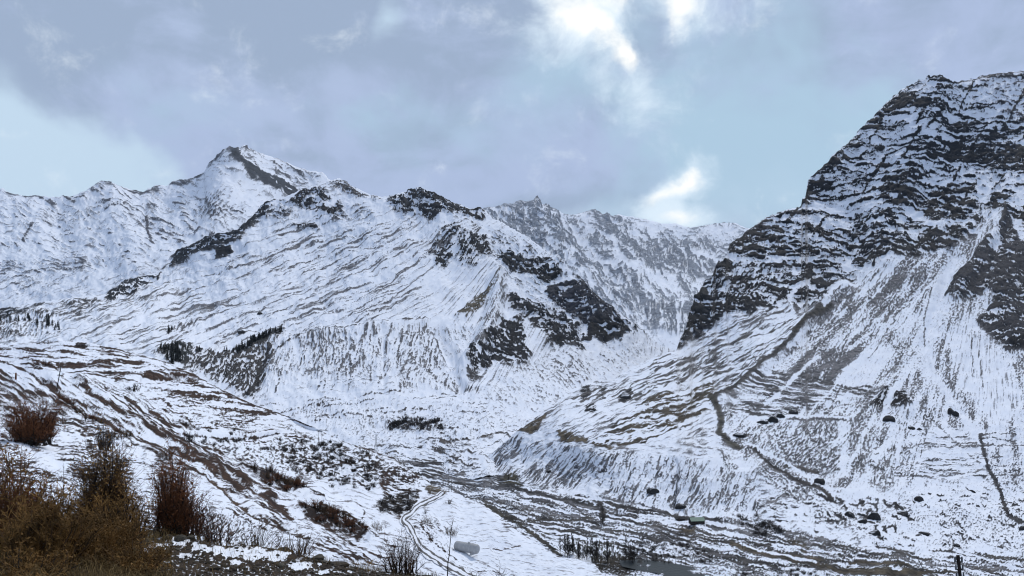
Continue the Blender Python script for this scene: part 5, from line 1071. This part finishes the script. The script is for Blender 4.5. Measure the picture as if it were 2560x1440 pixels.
for i, (u, v, w, h, lab) in enumerate([
    (1905,1060,24,15,'leftmost dark boulder of the cluster on the right-hand scree'),(1932,1058,26,20,'largest dark boulder of the cluster on the right-hand scree'),
    (1951,1048,22,13,'rightmost boulder of the three-stone cluster on the right-hand scree'),(1986,1038,24,15,'boulder set apart just right of the scree cluster'),(1851,1094,34,12,'flat dark slab at the left edge of the scree'),
    (2222,1060,24,18,'dark block directly under the outcrop in the middle of the right slope'),(2279,1076,16,16,'narrow block right below the middle outcrop'),(2299,1080,11,10,'small stone beside the narrow block below the middle outcrop'),
    (2378,1042,20,20,'larger of two dark stones on the clean snow right of the outcrop'),(2388,1046,14,16,'smaller of two dark stones on the clean snow right of the outcrop'),
    (2050,1212,30,18,'dark boulder above the plain beside the little wall'),(2185,1306,24,26,'blackest upright boulder on the lower right slope'),(2258,1296,30,24,'broad dark boulder right of the blackest boulder'),
    (2158,1310,22,14,'low boulder left of the blackest boulder'),(2185,1342,30,20,'layered boulder below the blackest boulder'),(2297,1258,20,17,'round hollow-looking boulder high on the lower right slope'),
    (2311,1340,24,10,'flat lens-shaped stone alone on the snowy right slope'),(2391,1372,18,10,'small flat stone above the utility pole'),(2152,1290,18,9,'thin stone ledge above the low boulder'),(2125,1296,26,18,'dark boulder at the left of the lower right boulders'),
    (2432,1232,14,9,'small tilted stone beside the dry gully on the far right'),(2558,1328,18,14,'dark stone cut by the right edge of the picture'),(1632,1236,26,16,'dark boulder on the terrace face'),(1372,1183,14,8,'small dark stone on the left part of the terrace face'),
    (1480,1030,18,14,'dark stone on the snowy terrace top'),(1466,1032,12,10,'little stone left of the dark stone on the terrace top'),(1560,1000,34,20,'long dark rock on the terrace top'),(1700,1272,28,14,'dark ledge rock low on the terrace face'),
    (650,790,11,9,'small lone rock on the snow of the central mountain slope'),(604,838,22,9,'dark hooded rock on the slope above the black tree belt')]):
    sh = C if u < 700 else D
    p = sh.at(u, v - h * .25); m = p.y / F; o = bpy.data.objects.new('boulder', rocks[i % 6]); col.objects.link(o)
    o.location = p; o.scale = (w * m * 1.35, w * m * 1.2, h * m * 2.0); o.rotation_euler = (0, 0, i * 1.7); tag(o, lab, 'boulder', 'boulders on the slopes')
for i, (u, v, w, h, lab) in enumerate([
    (447,1359,32,22,'big rounded olive-grey stone in front of the rust-red bush'),(421,1356,20,14,'smaller rounded stone left of the big olive-grey stone'),(474,1358,24,15,'brown stone right of the big olive-grey stone'),
    (378,1330,34,10,'long flat pale stone under the grey thicket'),(397,1332,22,12,'dark stone right of the long flat pale stone'),(389,1382,30,11,'flat dark stone ringed by snow'),(706,1384,30,15,'brown stone at the right end of the snow strip'),
    (536,1430,34,13,'low brown stone under the small snow patches near the bottom edge'),(586,1418,26,15,'stone with snow on its left shoulder near the bottom edge'),(560,1413,18,12,'reddish-brown stone just above the bottom snow patches'),
    (701,1416,28,15,'dark stone between the last snow patches'),(140,1436,44,26,'pale angular slab in the lower left corner'),(12,1428,40,17,'grey stone half hidden at the left edge'),(850,1418,54,16,'long dark rock on the rim of the bank'),(794,1402,42,20,'dark humped rock on the rim of the bank, left of the long rock'),
    (722,1386,24,12,'tan stone on the rim of the bank above the snow patches')]):
    p = Fg.at(u, v); m = p.y / F; o = bpy.data.objects.new('stone', frocks[i % 6]); col.objects.link(o)
    o.location = p + Vector((0, 0, h * m * .25)); o.scale = (w * m * 1.15, w * m, h * m * 1.7); o.rotation_euler = (0, 0, i * 2.1); tag(o, lab, 'stone', 'stones on the muddy bank')
random.seed(77)
for i in range(190):
    u = rnd(340, 960); v = rnd(np.interp(u, [340, 560, 760, 960], [1345, 1372, 1398, 1432]) + 4, 1447)
    p = Fg.at(u, v); m = p.y / F; w = rnd(7, 17) * m; o = bpy.data.objects.new('pebble', frocks[random.randrange(6)]); col.objects.link(o)
    o.location = p + Vector((0, 0, w * .1)); o.scale = (w, w * rnd(.7, 1.2), w * rnd(.7, 1.2)); o.rotation_euler = (0, 0, rnd(0, 6.28)); tag(o, 'small brown stone in the mud ' + ('below the flat dark stone ringed by snow' if u < 480 else 'above the long snow strip' if v < 1392 and u < 690 else 'below the long snow strip' if u < 690 else 'among the last snow patches of the bank' if u < 810 else 'under the long dark rock on the rim'), 'stone', 'rubble on the foreground bank')

# dry grass on the near bank: nobody could count it
random.seed(5); g = Geo()
for i in range(7000):
    u = rnd(-60, 430) if i % 4 else rnd(430, 1100); lo = np.interp(u, [-60, 250, 430, 760, 1100], [1330, 1335, 1350, 1396, 1442])
    v = lo + (1500 - lo) * random.random() ** (1.3 if u < 430 else 3.0)
    p = Fg.at(u, v); l = rnd(.12, .5) * (1 if u < 430 else .55); a = rnd(0, 6.28); d = Vector((math.cos(a), math.sin(a), 0)); b = len(g.v); s = Vector((-d.y, d.x, 0)) * rnd(.003, .007)
    q = p + d * l * .25 + Vector((0, 0, l * .6)); e = p + d * l * .8 + Vector((0, 0, l * rnd(.5, .9)))
    g.v += [p - s, p + s, q + s * .7, q - s * .7, e]; g.f += [(b, b + 1, b + 2, b + 3), (b + 3, b + 2, b + 4)]
o = g.build('dry_grass', m_straw); o['kind'] = 'stuff'; o['label'] = 'dry yellow-brown grass on the near bank'
for k, (a, b_, lab) in enumerate([((2,1432),(95,1395),'bleached stick lying across the lower left corner'),((20,1436),(92,1426),'second bleached stick along the bottom edge at the left')]):
    A0, B0 = Fg.at(*a) + Vector((0, 0, .12)), Fg.at(*b_) + Vector((0, 0, .30)); g = Geo(); g.tube([A0, A0.lerp(B0, .5) + Vector((0, 0, .04)), B0], .014, .008, 5)
    tag(g.build('stick', plain('bleached_wood', (.22, .19, .14))), lab, 'stick')

# ------------------------------------------------------------------ track and river
def ribbon(name, sheet, path, offs, mats, midx, lift):
    path = np.array(path, float); seg = np.r_[0, np.cumsum(np.hypot(*np.diff(path, axis=0).T))]; n = int(seg[-1] / 3); t = np.linspace(0, seg[-1], n)
    pu, pv = np.interp(t, seg, path[:, 0]), np.interp(t, seg, path[:, 1])
    ker = np.ones(5) / 5; pu2 = np.r_[pu[:2], np.convolve(pu, ker, 'valid'), pu[-2:]]; pv2 = np.r_[pv[:2], np.convolve(pv, ker, 'valid'), pv[-2:]]
    tu, tv = np.gradient(pu2), np.gradient(pv2); ln = np.hypot(tu, tv); nu, nv = -tv / ln, tu / ln
    V, Fc, mi = [], [], []
    for i in range(n):
        for j, o in enumerate(offs):
            oo = o * (0.75 + 0.5 * (pv2[i] - 1230) / 200) * (1 + .12 * math.sin(i * .7 + j * 2.1) + .10 * math.sin(i * .23 + j * 4.3))
            V.append(sheet.at(pu2[i] + nu[i] * oo, pv2[i] + nv[i] * oo) + Vector((0, 0, lift)))
    m = len(offs)
    for i in range(n - 1):
        for j in range(m - 1): Fc.append((i * m + j, i * m + j + 1, (i + 1) * m + j + 1, (i + 1) * m + j)); mi.append(midx[j])
    o = mesh_obj(name, V, Fc, None, None, True, mats, mi); o['kind'] = 'structure'; return o
m_rut = plain('wet_wheel_rut', (.06, .057, .054), rough=.55, vary=.5, scale=.7)
m_tsnow = plain('trodden_snow', (.62, .64, .68), vary=.08, scale=.6)
tr = ribbon('dirt_track', E, [(1108,1238),(1090,1247),(1068,1255),(1046,1266),(1036,1276),(1030,1286),(1012,1295),(1006,1301),(1013,1309),(1022,1316),(1033,1334),(1044,1360),(1058,1379),(1086,1396),(1117,1414),(1165,1440),(1210,1462)],
            [-9.5,-7,-3.2,2.6,6.4,9], [m_tsnow, m_rut], [0,1,0,1,0], .22)
tr['label'] = 'snowy farm track with two dark wheel ruts winding down to the plain'
wp = [(1548,1402),(1600,1398),(1640,1403),(1700,1411),(1760,1423),(1830,1441),(1900,1462),(1800,1478),(1700,1455),(1640,1432),(1590,1424),(1555,1416)]
mw, ntw, bw = new_mat('river_water'); bw.inputs['Base Color'].default_value = (.012, .02, .024, 1); bw.inputs['Roughness'].default_value = .45; bw.inputs['Specular IOR Level'].default_value = .12
bpn = nd(ntw, 'ShaderNodeBump'); bpn.inputs['Strength'].default_value = .6; bpn.inputs['Distance'].default_value = .3; ntw.links.new(nnoise(ntw, .8, 4, .6, nd(ntw, 'ShaderNodeTexCoord').outputs['Object']), bpn.inputs['Height']); ntw.links.new(bpn.outputs[0], bw.inputs['Normal'])
o = mesh_obj('river', [pt(u, v, FY(v, 84.55)) for u, v in wp], [tuple(range(len(wp)))], mw); o['kind'] = 'structure'; o['label'] = 'dark river bending along the valley bottom'

# ------------------------------------------------------------------ tank, sheds, poles
p = E.at(1166, 1386); t = thing('storage_tank', 'long grey cylindrical steel tank lying on the snow by the track', 'tank', p, rz=-.62)
R_, L_ = 1.22, 6.2; g = Geo(); g.tube([(-L_/2, 0, R_ + .25), (0, 0, R_ + .25), (L_/2, 0, R_ + .25)], R_, R_, 28); g.build('shell', m_tank, t, False)
for s in (-1, 1):
    V, Fc = [], []; n = 28
    for i in range(6):
        a = i / 5 * math.pi / 2
        for k in range(n): b = 2 * math.pi * k / n; V.append((s * (L_/2 + .55 * math.sin(a)), R_ * .998 * math.cos(a) * math.cos(b), R_ + .25 + R_ * .998 * math.cos(a) * math.sin(b)))
    for i in range(5):
        for k in range(n): Fc.append((i*n+k, i*n+(k+1)%n, (i+1)*n+(k+1)%n, (i+1)*n+k))
    mesh_obj('end_cap', V, Fc, m_tank, t, True)
for x in (-1.6, 0, 1.6): g = Geo(); g.tube([(x-.05, 0, R_+.25), (x+.05, 0, R_+.25)], R_+.025, R_+.025, 28); g.build('band', m_tank2, t)
for x in (-1.9, 1.9): g = Geo(); g.box((x, 0, .18), .35, 1.9, .55); g.build('saddle', m_tank2, t)
g = Geo(); g.tube([(.8, 0, 2*R_+.2), (.8, 0, 2*R_+.5)], .28, .28, 14); g.build('manhole', m_tank2, t)

def shed(u, v, w, d, h, rh, label, roofm, rz):
    p = D.at(u, v); t = thing('shed', label, 'shed', p - Vector((0, 0, .2)), rz=rz)
    g = Geo(); g.v = [Vector(x) for x in [(-w/2,-d/2,0),(w/2,-d/2,0),(w/2,d/2,0),(-w/2,d/2,0),(-w/2,-d/2,h),(w/2,-d/2,h),(w/2,d/2,h),(-w/2,d/2,h),(-w/2,0,h+rh),(w/2,0,h+rh)]]
    g.f = [(0,1,5,4),(2,3,7,6),(1,2,6,9,5),(3,0,4,8,7),(0,3,2,1)]; g.build('wall', m_wall, t)
    for s in (-1, 1):
        g = Geo(); e = .35; a = Vector((0, s * (d/2 + e), h - rh * e / (d/2))); r = Vector((0, -s * .01, h + rh + .04)); nn = Vector((0, 0, .10)); x0, x1 = Vector((-w/2 - .3, 0, 0)), Vector((w/2 + .3, 0, 0))
        g.v = [a + x0, a + x1, r + x1, r + x0]; g.v += [q + nn for q in g.v]; g.f = [(3,2,1,0),(4,5,6,7),(0,1,5,4),(1,2,6,5),(2,3,7,6),(3,0,4,7)]; g.build('roof_panel', roofm, t)
    g = Geo(); g.box((-w * .2, -d/2 - .03, 1.0), .9, .06, 1.9); g.build('door', m_ironbox, t)
    return t
shed(1742, 1312, 6.6, 4.2, 1.9, 1.2, 'low shed with a green sheet roof on the plain at the terrace foot', m_green, .12)
shed(1700, 1299, 4.2, 2.6, 1.2, .5, 'small dark hut just left of the green-roofed shed', plain('dark_felt_roof', (.03, .03, .032)), .12)

def pole(base, h, r, lean, label, arms=2, rz=0.0, mat=m_pole):
    t = thing('utility_pole', label, 'pole', base - Vector((0, 0, .3)), rz=rz); L = Vector((lean * h, 0, h))
    g = Geo(); g.tube([(0,0,0), L * .5, L], r, r * .75, 10); g.build('shaft', mat, t)
    for k in range(arms):
        c = L * (.94 - .07 * k); w = h * .035; g = Geo(); g.box(c, w * 2, r * .5, r * .5); a = g.build('crossarm', mat, t)
        for s in (-1, 0.95):
            g = Geo(); q = c + Vector((s * w * .9, 0, 0)); g.tube([q, q + Vector((0, 0, r * 2.4))], r * .5, r * .35, 8); g.build('insulator', m_steel, a)
    return t
b = Fg.at(2424, 1655); top = pt(2396, 1388, b.y)
t = pole(b, top.z - b.z + .3, .13, (top.x - b.x) / (top.z - b.z), 'dark utility pole leaning left at the lower right edge', 3)
b = E.at(142, 968); top = pt(152, 915, b.y)
pole(b, top.z - b.z + .3, .10, (top.x - b.x) / (top.z - b.z), 'slim dark pole with a short arm on the upper left fields', 1)
b = E.at(1122, 1233); pole(b, 62 * b.y / F, .10, 0, 'tall thin pole at the muddy corner where the track starts', 1)
b = E.at(1128, 1232); pole(b, 34 * b.y / F, .09, 0, 'short thin post right of the tall thin pole at the track start', 0)
b = E.at(205, 1052); pole(b, 22 * b.y / F, .05, .02, 'left one of two short fence posts above the left bushes', 0)
b = E.at(214, 1052); pole(b, 26 * b.y / F, .06, 0, 'right one of two short fence posts above the left bushes', 0)
b = E.at(40, 952); pole(b, 20 * b.y / F, .22, .03, 'small reddish upright stump on the far left field', 0, mat=m_rust)
b = D.at(1856, 1372); pole(b, 18 * b.y / F, .10, .05, 'small post beside the road on the river plain', 0)
b = D.at(2310, 1424); pole(b, 36 * b.y / F, .12, -.55, 'slanting dark post at the lower right, left of the utility pole', 0)
b = E.at(800, 1109); m = b.y / F; t = thing('post_frame', 'two-post wooden frame with a crossbeam on the near crest', 'frame', b - Vector((0, 0, .3)))
for s in (-4.5, 4.5): g = Geo(); g.tube([(s * m, 0, 0), (s * m, 0, 34 * m)], .09, .08, 6); g.build('post', m_pole, t)
g = Geo(); g.box((0, 0, 30 * m), 14 * m, .12, .14); g.build('beam', m_pole, t)
b = C.at(940, 1124); H = 42 * b.y / F; t = thing('transmission_tower', 'lattice steel power tower on the valley floor behind the near crest', 'tower', b - Vector((0, 0, .4)))
for sx in (-1, 1):
    for sy in (-1, 1): g = Geo(); g.tube([(sx * H * .1, sy * H * .1, 0), (sx * H * .028, sy * H * .028, H * .6), (sx * H * .012, sy * H * .012, H)], .09, .06, 4); g.build('leg', m_steel, t)
for z, w in ((.66, .16), (.79, .2), (.92, .14)): g = Geo(); g.box((0, 0, H * z), H * w * 2, .14, .14); g.tube([(-H * w, 0, H * z), (0, 0, H * (z + .06))], .05, .05); g.tube([(H * w, 0, H * z), (0, 0, H * (z + .06))], .05, .05); g.build('crossarm', m_steel, t)
g = Geo()
for k in range(7):
    z0, z1 = k / 8, (k + 1) / 8; w0, w1 = (.1 - .115 * min(z, .6) for z in (z0, z1))
    for s in (-1, 1): g.tube([(-w0 * H, s * w0 * H, z0 * H), (w1 * H, s * w1 * H, z1 * H)], .045, .045); g.tube([(w0 * H, s * w0 * H, z0 * H), (-w1 * H, s * w1 * H, z1 * H)], .045, .045)
g.build('bracing', m_steel, t)
# ------------------------------------------------------------------ the air of the valley
def box_mesh(name, lo, hi):
    v = [(x, y, z) for x in (lo[0], hi[0]) for y in (lo[1], hi[1]) for z in (lo[2], hi[2])]
    f = [(0,1,3,2),(4,6,7,5),(0,4,5,1),(2,3,7,6),(0,2,6,4),(1,5,7,3)]
    m = bpy.data.meshes.new(name); m.from_pydata(v, [], f); m.update(); return m
hz = bpy.data.objects.new('haze', box_mesh('haze', (-6500, -60, -560), (6500, 9200, 1560)))
hm = bpy.data.materials.new('haze_air'); hm.use_nodes = True; hm.node_tree.nodes.clear()
ho = hm.node_tree.nodes.new('ShaderNodeOutputMaterial'); hv = hm.node_tree.nodes.new('ShaderNodeVolumePrincipled')
hv.inputs['Color'].default_value = (0.80, 0.90, 1.0, 1); hv.inputs['Density'].default_value = 0.000019; hv.inputs['Anisotropy'].default_value = 0.0
hm.node_tree.links.new(hv.outputs[0], ho.inputs['Volume'])
hz.data.materials.append(hm); hz['kind'] = 'stuff'; hz['label'] = 'thin blue mountain haze filling the valley'
col.objects.link(hz)
